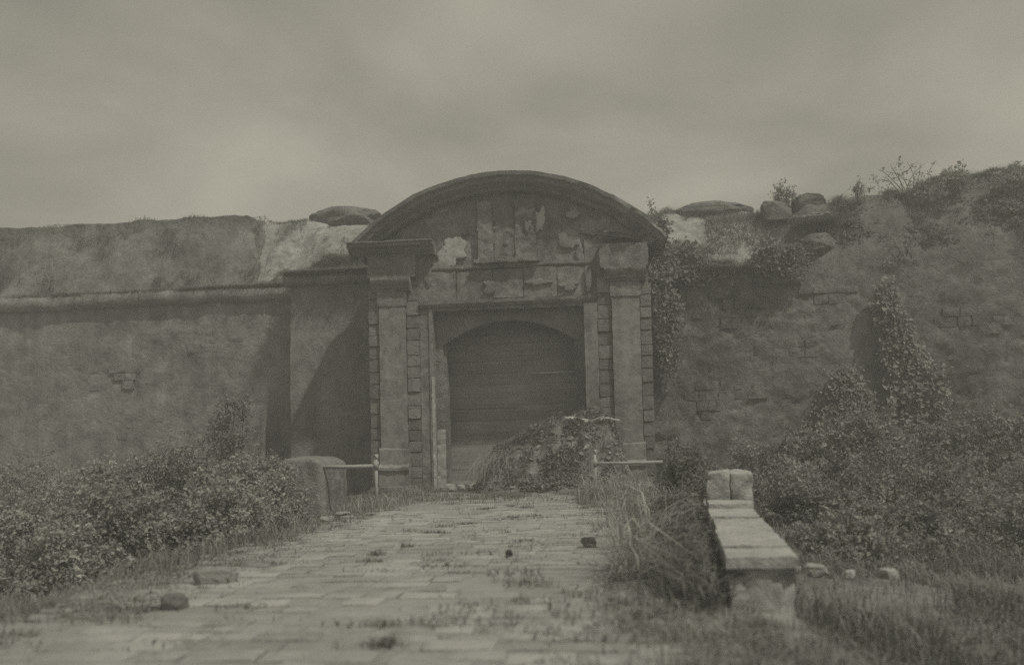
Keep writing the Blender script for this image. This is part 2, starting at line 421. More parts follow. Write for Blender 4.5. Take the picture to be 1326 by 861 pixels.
# ================================================================== SETTING
def ground_z(X, Y):
    X = np.asarray(X, float); Y = np.asarray(Y, float)
    road = sstep(-4.2, -2.9, X) * (1 - sstep(3.9, 5.6, X))        # causeway crown
    und = .10 * fbm2(X, Y, .35, 5, 4)
    far = sstep(30, 120, np.hypot(X, Y))
    low = -.55 + und * 2.0 - 1.2 * far
    top = -.035 + .018 * fbm2(X, Y, .8, 9, 3)
    return low * (1 - road) + top * road
def nonuni(a, b, c, d, fine, coarse):
    return np.unique(np.concatenate([np.linspace(a, b, coarse), np.arange(b, c, fine), np.linspace(c, d, coarse)]))
gx = nonuni(-900, -16, 16, 900, .16, 18); gy = nonuni(-400, -28, 3, 900, .16, 18)
g = obj("ground", grid_mesh("ground", gx, gy, ground_z), MT['ground'])
tag(g, "uneven weedy soil around the causeway and below the fort walls", "ground", kind="structure")

# road: dirt bed with paving stones
def road_z(X, Y):
    return .012 + .008 * fbm2(X, Y, .5, 21, 3) - .10 * sstep(3.3, 4.4, X) - .10 * (1 - sstep(-3.3, -2.7, X + .25 * fbm2(X, Y, .5, 3, 2)))
rd = obj("road", grid_mesh("road", np.arange(-3.4, 4.6, .1), np.arange(-32, -.2, .1), road_z), MT['road'])
tag(rd, "dusty stone-paved causeway leading to the gate", "road", kind="structure")

def paver_mesh(k):
    x, y, z = .5, .5, .09
    c = .018
    pts = []
    for zz, ins in ((-z, 0), (-c * .4, 0), (0, c)):
        for sx, sy in ((-1, -1), (1, -1), (1, 1), (-1, 1)):
            pts.append([sx * (x - ins) + rng.normal() * .014, sy * (y - ins) + rng.normal() * .014, zz + (rng.normal() * .006 if zz == 0 else 0)])
    pts.append([rng.normal() * .1, rng.normal() * .1, .012])
    fs4 = []
    for l in (0, 4):
        for i in range(4): fs4.append([l + i, l + (i + 1) % 4, l + 4 + (i + 1) % 4, l + 4 + i])
    f3 = [[8 + i, 8 + (i + 1) % 4, 12] for i in range(4)]
    me = mesh_np("paver", np.array(pts), [np.array(fs4), np.array(f3)]); me.materials.append(MT['paver']); return me
PV = [paver_mesh(k) for k in range(8)]
slots = []
yy = -21.6
while yy < -1.2:
    dy = random.uniform(.26, .37)
    xx = -3.0 + random.uniform(-.3, .2)
    while xx < 4.0:
        dx = random.uniform(.3, .66)
        slots.append((xx + dx / 2, yy + dy / 2, dx, dy)); xx += dx
    yy += dy
slots = [s for s in slots if -2.95 < s[0] < 3.9]
keep = []
for (x, y, dx, dy) in slots:
    nz = float(fbm2(np.array([x]), np.array([y]), .45, 33, 3)[0])
    if nz > .5 or (x > 3.0 and random.random() < .5) or (y > -8 and random.random() < .5): continue
    if random.random() < .05: continue
    keep.append((x, y, dx, dy))
def paver_xf(x, y, dx, dy):
    z = float(road_z(np.array([[x]]), np.array([[y]]))[0, 0]) + random.uniform(.004, .022)
    return Matrix.Translation((x, y, z)) @ Matrix.Rotation(random.gauss(0, .012), 4, 'Z') @ Matrix.Rotation(random.gauss(0, .012), 4, 'X') @ Matrix.Rotation(random.gauss(0, .012), 4, 'Y') @ Matrix.Diagonal((dx - .02, dy - .03, 1, 1))
rest = []
for i, s in enumerate(keep):
    me = PV[random.randrange(8)]; mx = paver_xf(*s)
    if i < 290:
        o = obj("paver", me, None, rd); o.matrix_local = mx
    else:
        m2 = me.copy(); m2.transform(mx); rest.append(m2)
if rest:
    o = obj("far_paving", join("far_paving", rest), MT['paver'], rd); tag(o, kind="stuff")

# ================================================================== CURTAIN WALLS
def batter(z1, k, y_front, dm=.16):
    def fn(P):
        front = 1 - sstep(y_front, y_front + 1.5, P[:, 1])
        P = P.copy(); P[:, 1] -= k * np.maximum(0, z1 - P[:, 2]) * front
        dmg = np.minimum(0, fbm(P * np.array([.5, .5, .6]) + 4, 3, 4) + .25)        # fallen plaster hollows
        P[:, 1] -= dm * dmg * front
        if dm > .2:
            P[:, 1] -= .10 * np.minimum(0, fbm(P * np.array([1.9, 1.9, 2.6]) + 14, 23, 3) + .3) * front + .025 * fbm(P * np.array([5, 5, 7.]), 29, 2) * front
        return P
    return fn
def wall(name, b, mat, label, res=.22, amp=.035, k=.03, seed=0, dm=.16):
    me = rough_box(b, res, amp, 1.1, seed, name, fn=batter(b[5], k, b[2], dm))
    loc = ((b[0] + b[1]) / 2, (b[2] + b[3]) / 2, 0)
    t = empty(name, loc, label, "wall")
    obj("wall_face", rel(me, loc), MT[mat], t)
    return t
wl = wall("curtain_wall", (-32, -8.4, 3.6, 6.8, -1.2, 7.5), 'curtain', "long plastered fort wall with a rounded cordon moulding, beside the projecting flank", seed=1)
fl = wall("flank_wall", (-8.6, -4.6, 2.3, 5.0, -1.0, 7.8), 'block', "narrow plastered flank wall carrying the slanting shadow of the gateway", seed=2)
wr = wall("curtain_wall", (4.5, 32, 1.25, 5.0, -1.2, 7.2), 'curtain_r', "pitted ivy-grown fort wall running on from the ivy-draped pier of the gateway", seed=3, amp=.06, res=.13, dm=.32)
def torus_prof(r, n=12):
    a = np.linspace(-math.pi / 2, math.pi / 2, n)
    p = [(-math.cos(t) * r, math.sin(t) * r) for t in a]
    return np.array(p[::-1] + [(.3, -r), (.3, r)][:0] + [(.35, -r), (.35, r)])
def cordon(x0, x1, y, z, r, parent, seed, amp=.05):
    me = xsweep("cordon", torus_prof(r), x0, x1, .2, amp=amp, nscale=1.6, seed=seed)
    me.transform(Matrix.Translation((0, y, z))); me.transform(Matrix.Translation(-parent.location))
    return obj("cordon", me, MT['curtain'] if x0 < 0 else MT['curtain_r'], parent)
cordon(-32, -8.4, 3.58, 7.68, .3, wl, 4)
cordon(-8.78, -4.75, 2.28, 7.9, .24, fl, 5, .07)

WS = []
for k in range(6):
    me = rough_box((-.5, .5, -.5, .5, -.5, .5), .34, .05, 2.1, 1000 + 7 * k, "stone", .05); WS.append(me)
WSR = [m.copy() for m in WS]; WSL = [m.copy() for m in WS]
for m in WSL: m.materials.append(MT['curtain'])
for m in WS: m.materials.append(MT['block'])
for m in WSR: m.materials.append(MT['curtain_r'])
def bare_masonry(parent, meshes, patches, yf, dep=.172):
    """courses of single stones in the patches where plaster has fallen (cx, cz, half-width, half-height)"""
    for (cx_, cz_, hw, hh) in patches:
        z = cz_ - hh
        while z < cz_ + hh:
            hq = random.uniform(.26, .4); x = cx_ - hw + random.uniform(-.3, .3)
            while x < cx_ + hw:
                wq = random.uniform(.38, .8)
                if ((x + wq / 2 - cx_) / hw) ** 2 + ((z + hq / 2 - cz_) / hh) ** 2 < random.uniform(.5, 1.1) and random.random() < .8:
                    o = obj("stone", random.choice(meshes), None, parent)
                    yw = yf - .03 * max(0, 7.3 - z) + dep + random.uniform(-.03, .03)
                    o.location = (x + wq / 2 - parent.location.x, yw - parent.location.y, z + hq / 2); o.rotation_euler = (0, random.gauss(0, .02), random.gauss(0, .02)); o.scale = (wq - .03, .4, hq - .03)
                x += wq
            z += hq
bare_masonry(wr, WSR, [(7.2, 5.9, 1.3, .6), (9.6, 4.4, 1.1, .5), (7.0, 2.9, 1.4, .7), (10.6, 6.4, 1.2, .4), (15.2, 5.2, 1.3, .7)], 1.25, .19)
bare_masonry(wl, WSL, [(-12.2, 5.9, 1.4, .45), (-17.0, 4.6, 1.8, .5), (-15.2, 2.6, 1.5, .5)], 3.6, .185)
# parapet above the left curtain, ragged at its broken end
def par_fn(P):
    P = P.copy(); t = (P[:, 2] - 7.6) / 3.4
    P[:, 1] += 1.3 * np.clip(t, 0, 1) * (1 - sstep(5.5, 7.5, P[:, 1]))
    top = sstep(.55, 1, t)
    P[:, 2] += top * (.16 * fbm(P * np.array([.5, .5, 0]) + 2, 8, 4) - .5 * sstep(-11.3, -10.4, P[:, 0]))
    P[:, 0] += .35 * fbm(P * .8, 12, 3) * sstep(-12.5, -10.5, P[:, 0]) - .4 * sstep(-12, -10.5, P[:, 0]) * t
    P[:, 1] += .12 * fbm(P * .6 + 9, 14, 4)
    return P
pw = empty("parapet_wall", (-21, 4, 7.4), "dark sloping parapet topping the cordoned wall, broken off at one end", "parapet")
obj("parapet_body", rel(rough_box((-32, -10.8, 4.0, 7.9, 7.3, 11.5), .25, .05, 1.3, 5, "parapet_body", fn=par_fn), (-21, 4, 7.4)), MT['parapet'], pw)

# rampart earth behind the walls
def ramp_left(X, Y):
    zf = 7.95 + .12 * fbm2(X, Y, .8, 2, 3)
    lf = 1 - sstep(-9.4, -7.6, X)
    z = zf + (10.95 + .25 * lf - zf) * sstep(0, 1, (Y - 2.1 - 1.5 * lf + .5 * fbm2(X, Y, .45, 6, 3)) / (4.7 - 1.5 * lf)) + .10 * fbm2(X, Y, 1.3, 7, 4)
    z = np.where(X < -12.2, np.minimum(z, 7.3 + 3.3 * sstep(3.5, 7, Y)), z)
    return np.where(Y < YSK, 6.9, z - 12 * sstep(18, 34, Y))
YSK = 2.44
ry = np.linspace(10, 36, 20)
e1 = obj("rampart", grid_mesh("rampart", np.arange(-32, -8.0, .2), np.concatenate([np.arange(3.8, 10, .14), ry]), ramp_left), MT['bank'])
tag(e1, "earth fill behind the sloping parapet", "rampart", kind="structure")
e4 = obj("rampart", grid_mesh("rampart", np.arange(-12.1, -8.3, .12), np.concatenate([np.arange(3.8, 10, .12), ry]), lambda X, Y: ramp_left(X, Y) + .02), MT['earth'])
tag(e4, "pale earth slope spilling from the broken end of the parapet", "rampart", kind="structure")
e0 = obj("rampart", grid_mesh("rampart", np.arange(-8.5, -4.2, .12), np.concatenate([[2.42], np.arange(2.46, 10, .12), ry]), lambda X, Y: ramp_left(X, Y) + .01), MT['earth'])
tag(e0, "pale earth slope of the breached rampart above the flank wall", "rampart", kind="structure")
def rfront(x): return 1.35 + .3 * np.sin(x * .9) * 0
def ramp_right(X, Y):
    zf = 7.35 + .15 * fbm2(X, Y, .7, 2, 3) + .75 * (1 - sstep(4.5, 7.5, X))
    z1 = zf + (10.45 - zf) * sstep(1.3, 5.6, Y + .4 * fbm2(X, Y, .5, 6, 3))
    z2 = zf + (10.05 + .75 * sstep(11, 17, X) - zf) * sstep(.7, 3.7, Y + .25 * fbm2(X, Y, .7, 16, 4))
    s = sstep(8.6, 10.4, X + .5 * fbm2(X, Y, .6, 18, 3))
    z = z1 * (1 - s) + z2 * s + .10 * fbm2(X, Y, 1.2, 7, 4) + .10 * s * fbm2(X, Y, 1.7, 27, 4)
    return np.where(Y < 1.42, 6.8, z - 12 * sstep(18, 34, Y))
ry = np.concatenate([[1.40], np.arange(1.43, 10, .13), np.linspace(10, 36, 20)])
e2 = obj("rampart", grid_mesh("rampart", np.arange(4.3, 9.75, .16), ry, ramp_right), MT['earth'])
tag(e2, "pale earth slope between the gateway and the perched boulder", "rampart", kind="structure")
e3 = obj("rampart", grid_mesh("rampart", np.arange(9.58, 32, .16), ry, lambda X, Y: ramp_right(X, Y) + .01), MT['bank'])
tag(e3, "grassy bank of earth above the ivy-grown wall", "rampart", kind="structure")

# ================================================================== GATEWAY
XG = -.17
gt = empty("gateway", (XG, .5, 0), "massive arched stone gateway with pilasters and curved pediment, boarded shut", "gateway")
GL = (XG, .5, 0)
def gp(name, me, mat, parent=None):
    o = obj(name, rel(me, GL), MT[mat] if isinstance(mat, str) else mat, gt if parent is None else parent); return o
def box_at(name, x0, x1, y0, y1, z0, z1, mat, res=.16, amp=.014, soft=.03, parent=None, seed=0, fn=None):
    return gp(name, rough_box((x0 + XG, x1 + XG, y0, y1, z0, z1), res * .7, amp * .8, 5.5, seed, name, soft * .35, fn), mat, parent)
# body: two piers, wall above the arch, tympanum
for s in (-1, 1):
    a, b = sorted((s * 4.74, s * 2.64))
    box_at("pier", a, b, .26, 3.4, -.4, 8.4, 'gate', .25, .02, seed=3 + s)
# segmental tympanum wall
RA = (5.45 ** 2 + 2.35 ** 2) / (2 * 2.35); ZC = 10.72 - RA            # outer arc
def arc_z(x, r): return ZC + np.sqrt(np.maximum(r * r - x * x, 0))
def arc_wall(name, x0, x1, zlow, rtop, y0, y1, nx=70, nz=20, amp=.02, seed=0):
    V, Fq = lattice(nx, 3, nz)
    X = x0 + (x1 - x0) * V[:, 0]; zt = arc_z(X, rtop); zl = zlow(X) if callable(zlow) else zlow
    P = np.stack([X + XG, y0 + (y1 - y0) * V[:, 1], zl + (zt - zl) * V[:, 2]], 1)
    dm = np.minimum(0, fbm(P * np.array([.9, .3, .9]) + 31, seed, 4) + .2)
    P[:, 1] += np.where(V[:, 1] < .5, -.12 * dm, 0)
    P += amp * np.stack([fbm(P * 2.5, seed + 10 * k, 3) for k in range(3)], 1)
    return mesh_np(name, P, Fq)
gp("tympanum", arc_wall("tympanum", -4.55, 4.55, 6.5, RA - .35, .34, 3.0, seed=40), 'gate')
# spandrel wall with the segmental door arch
def door_arch(x): return 5.0 + (.80 * (1 - (np.clip(np.abs(x), 0, 2.32) / 2.32) ** 2))
def spandrel():
    V, Fq = lattice(48, 2, 10)
    X = -2.32 + 4.64 * V[:, 0]; zl = door_arch(X)
    P = np.stack([X + XG,   .58 + .6 * V[:, 1], zl + (6.6 - zl) * V[:, 2]], 1)
    P += .012 * np.stack([fbm(P * 2.5, 70 + 10 * k, 3) for k in range(3)], 1)
    return mesh_np("spandrel", P, Fq)
gp("spandrel", spandrel(), 'block')
for s in (-1, 1):
    a, b = sorted((s * 2.9, s * 2.315))
    j = box_at("inner_jamb", a, b, .58, 1.18, -.4, 6.6, 'block', .16, .014, seed=50 + s)
    # arch jamb fillet
    a, b = sorted((s * 2.33, s * 2.21))
    box_at("jamb_fillet", a, b, .68, 1.16, -.3, 5.0, 'gate', .16, .01, seed=55 + s)
    # outer door frame, with a raised fillet
    a, b = sorted((s * 3.03, s * 2.60))
    fr = box_at("frame_jamb", a, b, .12, .56, -.35, 6.2, 'pil' if s > 0 else 'gate', .15, .012, seed=58 + s)
    a, b = sorted((s * 2.70, s * 2.57))
    box_at("fillet", a, b, .07, .5, -.3, 6.2, 'pil', .15, .01, parent=None, seed=60 + s)
# whitewash left on the foot of one jamb
ww = box_at("whitewash", -2.6, -2.3, .555, .62, -.1, 2.1, 'white', .07, .02, .01, seed=64)
box_at("whitewash", -2.64, -2.555, .05, .2, .0, 3.9, 'white', .08, .016, .01, seed=65)
# lintel mouldings
lp = densify([(.4, 0), (-.02, 0), (-.02, .10), (-.10, .12), (-.16, .22), (-.16, .33), (.4, .36)], .09)
me = xsweep("lintel", lp, XG - 3.0, XG + 2.75, .1, amp=.018, seed=80, fn=lambda P: np.stack([P[:, 0], P[:, 1] + np.maximum(0, fbm(P * 1.5, 83, 3)) * .12 * sstep(-.5, 2.2, P[:, 0]), P[:, 2]], 1))
me.transform(Matrix.Translation((0, .14, 6.12))); gp("lintel", me, 'gate_dark')
fp = densify([(.3, 0), (-.06, 0), (-.1, .05), (-.1, .12), (.3, .15)], .07)
me = xsweep("string_course", fp, XG - 2.3, XG + 2.9, .1, amp=.02, seed=85); me.transform(Matrix.Translation((0, .32, 7.55))); gp("string_course", me, 'gate')
# frieze blocks between lintel and string course (cracked slabs)
xs_ = [-2.9, -1.75, -.5, .55, 1.7, 2.85]
for i in range(5):
    dz = rng.normal() * .02
    box_at("frieze_slab", xs_[i] + .012, xs_[i + 1] - .012, .25 + rng.uniform(0, .025), .5, 6.5 + (0 if i != 2 else .02), 7.5 + dz, 'gate', .14, .03, .05, seed=90 + i)
# pilasters
quoin_meshes = []
for k in range(5):
    me = rough_box((-.5, .5, -.5, .5, -.5, .5), .34, .03, 1.9, 100 + 7 * k, "quoin", .02); me.materials.append(MT['quoin']); quoin_meshes.append(me)
for s in (-1, 1):
    pc = s * 3.96
    sh = box_at("pilaster", pc - .46, pc + .46, 0, .5, 1.45, 6.36, 'pil', .16, .014, .04, seed=110 + s)
    # base: torus, plinth
    bp_ = densify([(.3, 0), (-.12, 0), (-.12, .70), (-.18, .74), (-.18, .84), (-.12, .9), (-.05, .94), (-.05, 1.44), (0, 1.5), (.3, 1.5)], .12)
    me = xsweep("pilaster_base", bp_, XG + pc - .52, XG + pc + .52, .12, amp=.02, seed=115 + s); gp("pilaster_base", me, 'pil')
    box_at("plinth", pc - .78, pc + .78, -.24, .5, -.4, .2, 'gate', .18, .03, .06, seed=118 + s)
    # neck and capital mouldings
    box_at("neck", pc - .5, pc + .5, -.03, .5, 6.352, 6.85, 'gate', .16, .014, .03, seed=120 + s)
    cp = densify([(.3, 0), (-.04, 0), (-.04, .06), (-.12, .1), (-.12, .17), (-.2, .24), (-.26, .36), (-.26, .45), (.3, .48)], .07)
    me = xsweep("capital", cp, XG + pc - .68, XG + pc + .68 + (.0), .1, amp=.012 if s < 0 else .03, seed=123 + s); me.transform(Matrix.Translation((0, .0, 6.85))); gp("capital", me, 'gate')
    # entablature block
    box_at("entablature_block", pc - .82, pc + .86 * (1 if s < 0 else .9), -.08, .5, 7.332, 8.12, 'gate_dark' if s < 0 else 'gate', .16, .014 if s < 0 else .04, .03, seed=126 + s)
    # quoin strips
    for qa, qb in ((4.44, 4.80), (3.04, 3.48)):
        z = -.02
        while z < 6.75:
            hq = random.uniform(.36, .52)
            o = obj("quoin", quoin_meshes[random.randrange(5)], None, gt)
            wq = (qb - qa) * random.uniform(.97, 1.03)
            o.matrix_local = Matrix.Translation((s * (qa + qb) / 2, .11 + random.uniform(-.03, .04) + .2 - .5, z + hq / 2)) @ Matrix.Rotation(random.choice((0, math.pi)), 4, 'Y') @ Matrix.Diagonal((wq, .42, hq - .03, 1))
            z += hq
# left horizontal cornice fragment over the capital (the matching one has fallen)
cpf = densify([(.4, 0), (-.1, 0), (-.1, .05), (-.2, .09), (-.3, .2), (-.5, .24), (-.5, .34), (-.56, .36), (-.56, .41), (.4, .43)], .08)
me = xsweep("cornice", cpf, XG - 5.38, XG - 2.42, .1, amp=.014, seed=140, fn=lambda P: P - np.array([0, 1, 0]) * (0)); me.transform(Matrix.Translation((0, .05, 8.08))); gp("cornice", me, 'gate_dark')
def ero(P):
    P = P.copy(); k = sstep(3.0, 3.6, P[:, 0])
    P[:, 1] += .42 * k * (.6 + .6 * fbm(P * 1.4, 150, 3)); P[:, 2] += .12 * fbm(P * 1.9, 155, 3); return P
me = xsweep("cornice", cpf, XG + 3.3, XG + 5.1, .1, amp=.05, seed=144, fn=ero); me.transform(Matrix.Translation((0, .15, 8.05))); gp("broken_cornice", me, 'gate')
# curved pediment moulding swept along the arc
pr = densify([(.9, 0), (.0, .0), (-.12, .04), (-.14, .12), (-.24, .16), (-.42, .24), (-.46, .36), (-.56, .42), (-.58, .54), (-.3, .60), (.9, .62)], .08)
pr = np.array([(y, r - .62) for y, r in pr])
a0 = math.asin(5.45 / RA); th = np.linspace(-a0, a0, 110)
path = np.stack([XG + RA * np.sin(th), np.full_like(th, .12), ZC + RA * np.cos(th)], 1)
frm = np.zeros((len(th), 2, 3)); frm[:, 0, 1] = 1; frm[:, 1, 0] = np.sin(th); frm[:, 1, 2] = np.cos(th)
def ero2(P):
    P = P.copy(); k = sstep(.9, 3.4, P[:, 0]); n = fbm(P * 1.6, 160, 4)
    front = 1 - sstep(-.1, .35, P[:, 1])
    P[:, 1] += front * k * (.16 + .28 * np.maximum(0, n + .2)); P[:, 2] -= .10 * k * np.maximum(0, n)
    return P
gp("pediment_cornice", sweep("pediment_cornice", pr, path, frm, amp=.016, seed=165, fn=ero2), 'gate_dark')
# roof of the gate behind the pediment
gp("gate_roof", arc_wall("gate_roof", -5.0, 5.0, 7.9, RA - .3, .8, 5.5, 50, 6, .03, seed=170), 'gate_dark')
# coat-of-arms tablet: three upright strips, worn carving
tb = box_at("tablet", -.98, 1.02, .2, .5, 7.74, 9.86, 'gate', .12, .02, .03, seed=180)
for (a, b, d) in ((-.98, -.42, .15), (-.42, .3, .185), (.3, .98, .145)):
    o = box_at("tablet_panel", a + .02, b - .02, d, .35, 7.82, 9.8, 'gate', .07, .045 if d > .15 else .03, .03, seed=int(190 + a * 10)); o.location = (0, 0, 0)
box_at("tablet_sill", -1.1, 1.12, .02, .4, 7.69, 7.83, 'gate', .1, .03, .03, seed=196)
# flaked plaster remnants
def flake(cx, cz, w_, h_, y, seed, mat='white'):
    n = 44; a = np.linspace(0, 2 * np.pi, n, endpoint=False)
    r = .85 + .42 * fbm(np.stack([np.cos(a) * 1.5, np.sin(a) * 1.5, np.full(n, seed * 1.7)], 1), seed, 5)
    V = []
    for yy_, k in ((.06, 1), (-.008, 1), (-.02, .9), (-.025, .4)):
        for i in range(n):
            V.append([cx + XG + math.cos(a[i]) * r[i] * w_ / 2 * k, y + yy_ + .0015 * rng.normal(), cz + math.sin(a[i]) * r[i] * h_ / 2 * k])
    V.append([cx + XG, y - .025, cz]); V = np.array(V)
    idx = np.arange(4 * n).reshape(4, n); nx = np.roll(idx, -1, 1)
    f = np.stack([idx[:-1], nx[:-1], nx[1:], idx[1:]], -1).reshape(-1, 4)
    f3 = np.stack([idx[3], nx[3], np.full(n, 4 * n)], 1)
    gp("plaster_flake", mesh_np("plaster_flake", V, [f, f3], ang=50), mat)
FL = [(-1.9, 8.1, .95, 1.1, .27), (-2.35, 7.72, .75, .35, .27), (-2.75, 7.3, .32, .8, .24), (1.15, 9.1, .45, .95, .28), (.75, 8.9, .3, .5, .1), (2.15, 8.45, .75, .7, .28), (2.5, 7.95, .35, .8, .28),
      (3.0, 8.75, .8, .7, .28), (4.75, 8.45, .75, .8, .1), (2.75, 7.0, .25, .95, .17), (-.6, 6.9, .45, .5, .2), (1.1, 7.0, .9, .3, .2), (2.1, 6.85, .8, .4, .2), (.2, 7.68, .9, .18, .2), (-1.4, 8.85, .3, .3, .28), (2.3, 9.3, .5, .35, .28)]
for i, (cx_, cz_, w_, h_, y_) in enumerate(FL): flake(cx_, cz_, w_, h_, y_, 200 + i, 'white' if i in (0, 3) else ('pil' if i % 2 else 'block'))

# boards closing the arch
z = -.05; i = 0
bw_l = []
while z < 5.75:
    hb = random.choice((.30, .36, .42, .26, .34)); z1 = z + hb
    o = box_at("board", -2.6, 2.6, 1.9 + random.uniform(-.006, .006), 2.0, z + .003, z1 - .004, 'wood', .3, .004, 0, seed=230 + i)
    o.rotation_euler = (0, random.gauss(0, .002), 0)
    z = z1; i += 1
gp("batten", rough_box((1.05 + XG - .35, 2.2 + XG, 1.8, 1.88, 4.02, 4.075), .3, .004, 1, 250, "batten"), 'lightwood').rotation_euler = (0, -.008, 0)
gp("batten", rough_box((-2.2 + XG, .1 + XG, 1.84, 1.89, 2.86, 2.96), .3, .006, 1, 251, "batten"), 'wood')
box_at("light_stop_backing", -2.64, 2.64, 2.6, 3.3, -.4, 6.6, 'gate_dark', .4, .01, 0, seed=256)  # added unseen backing, stops sky and light showing between the boards
gp("threshold", rough_box((-2.5 + XG, 2.5 + XG, .4, 1.89, -.2, .24), .18, .05, 1.6, 255, "threshold", .06), 'gate')

# ================================================================== PILE BEFORE THE GATE
MC = (1.35, -.55, 0)
MX = np.array([-1.5, -1.15, -.9, -.6, .1, .64, 1.2, 1.8, 2.5, 3.1, 3.35, 3.6, 3.9, 4.3]); MZ = np.array([0, .35, .95, 1.4, 1.75, 2.05, 2.3, 2.45, 2.5, 2.4, 1.9, 1.1, .4, 0])
def mound_h(x, y):
    sp = .95 + .35 * np.interp(x + MC[0], MX, MZ) / 2.4
    return np.interp(x + MC[0], MX, MZ) * np.exp(-np.abs((y - .25) / (1.15 * sp)) ** 2.3)
def mound(X, Y):
    x = X - MC[0]; y = Y - MC[1]
    h = mound_h(x, y) * (1 + .10 * fbm2(X, Y, 1.1, 41, 3)) 
    h = h + (.10 * fbm2(X, Y, 2.6, 44, 4) + .05 * np.abs(fbm2(X, Y, 6, 47, 3))) * sstep(.05, .5, h)
    return h - .12
pile = empty("earth_pile", MC, "tall heap of earth clods and stones dumped against the boarded arch", "heap")
obj("mound", rel(grid_mesh("mound", np.arange(-1.7, 4.6, .05), np.arange(-2.9, 1.2, .05), mound, False), MC), MT['mound'], pile)
CL = []
for k in range(7):
    me = boulder("clod", (1, .85, .7), 300 + k, 2, .3); CL.append(me)
ci = 0
for k in range(900):
    x = random.uniform(-2.7, 2.7); y = random.uniform(-1.6, .6); h = float(mound_h(np.array([x]), np.array([y]))[0])
    if h < .18 or ci >= 240: continue
    X_, Y_ = x + MC[0], y + MC[1]
    hz = float(mound(np.array([[X_]]), np.array([[Y_]]))[0, 0])
    o = obj("clod", random.choice(CL), None, pile); s_ = random.choice((.1, .12, .15, .18, .24)) * random.uniform(.8, 1.2)
    o.data = o.data if o.data.materials else o.data
    o.location = (x, y, hz + .02 - 0 * MC[2]); o.rotation_euler = (random.uniform(-.6, .6), random.uniform(-.6, .6), random.uniform(0, 6.28)); o.scale = (s_, s_, s_ * random.uniform(.7, 1.0)); ci += 1
for me in CL: me.materials.append(MT['mound'] if CL.index(me) < 4 else MT['rubble'])
# grass strands in the heap
P = []
for k in range(60):
    a = rng.normal(size=(55, 2)) * .12 + np.array([rng.uniform(-2.3, 2.4), rng.uniform(-1.5, .4)])
    P.append(a)
P = np.concatenate(P); hh = mound(P[:, 0:1] + MC[0], P[:, 1:2] + MC[1])[:, 0]
V, Fc = blades(np.column_stack([P, hh - .02]), .26, .006, .8, .8)
tag(obj("grass_tuft", mesh_np("grass_tuft", V, Fc), MT['grass'], pile), kind="stuff")
# creeping leaves and brush over the heap
k = 30000; lx = rng.uniform(-2.6, 2.8, k); ly = rng.uniform(-1.9, .6, k); lh = mound_h(lx, ly)
kk = (lh > .12) & (rng.uniform(0, 1, k) < sstep(-.25, .35, fbm2(lx, ly, 1.6, 87, 3))); lx, ly = lx[kk], ly[kk]
lz = mound(lx[:, None] + MC[0], ly[:, None] + MC[1])[:, 0] + np.abs(rng.normal(0, .09, len(lx)))
V, Fc = leaves(np.column_stack([lx, ly, lz]), np.tile([.1, -.6, .7], (len(lx), 1)), .1, .8)
tag(obj("creeper_leaves", mesh_np("creeper_leaves", V, Fc, ang=0), MT['leafm'], pile), kind="stuff")
ms = []
for k in range(46):
    bx_, by_ = rng.uniform(-2.2, 2.3), rng.uniform(-1.5, .2); bz_ = float(mound(np.array([[bx_ + MC[0]]]), np.array([[by_ + MC[1]]]))[0, 0])
    e_ = np.array([rng.normal() * .4, -abs(rng.normal()) * .3, rng.uniform(.02, .35)]); m_ = e_ * .5 + np.array([0, 0, .16])
    ms.append(tube("t", [(bx_, by_, bz_ - .05), tuple(np.array([bx_, by_, bz_]) + m_), tuple(np.array([bx_, by_, bz_]) + e_)], [.014, .01, .005], 4))
tag(obj("brushwood", join("brushwood", ms), MT['dry'], pile), kind="stuff")
# dry straw bundle slumped on the low shoulder of the heap
sb = empty("straw_bundle", (-.55, -1.1, .25), "drooping bundle of dry straw on the low shoulder of the earth heap", "straw")
tt = np.linspace(0, 1, 6); V = []; Fq = []
for k in range(170):
    x0 = rng.normal() * .3; top = 1.05 + rng.normal() * .12; yb = rng.normal() * .2; sp_ = rng.normal() * .3 - .12
    c0 = np.array([x0 + .3 + rng.normal() * .15, .3 + yb, top - .2]); c1 = np.array([x0 + .05, .05 + yb, top + .2 + rng.normal() * .1]); c2 = np.array([x0 - .1 + sp_, -.25 + yb + rng.normal() * .12, .5 + rng.normal() * .25]); c3 = np.array([x0 + sp_ * 1.4, -.35 + yb + rng.normal() * .15, abs(rng.normal()) * .3])
    p = ((1 - tt) ** 3)[:, None] * c0 + (3 * tt * (1 - tt) ** 2)[:, None] * c1 + (3 * tt ** 2 * (1 - tt))[:, None] * c2 + (tt ** 3)[:, None] * c3
    ww_ = np.array([.006, 0, 0]); o_ = len(V)
    for q in p: V += [q - ww_, q + ww_]
    for q in range(5): Fq.append([o_ + 2 * q, o_ + 2 * q + 1, o_ + 2 * q + 3, o_ + 2 * q + 2])
obj("straw", mesh_np("straw", np.array(V), np.array(Fq)), MT['ivy'], sb)
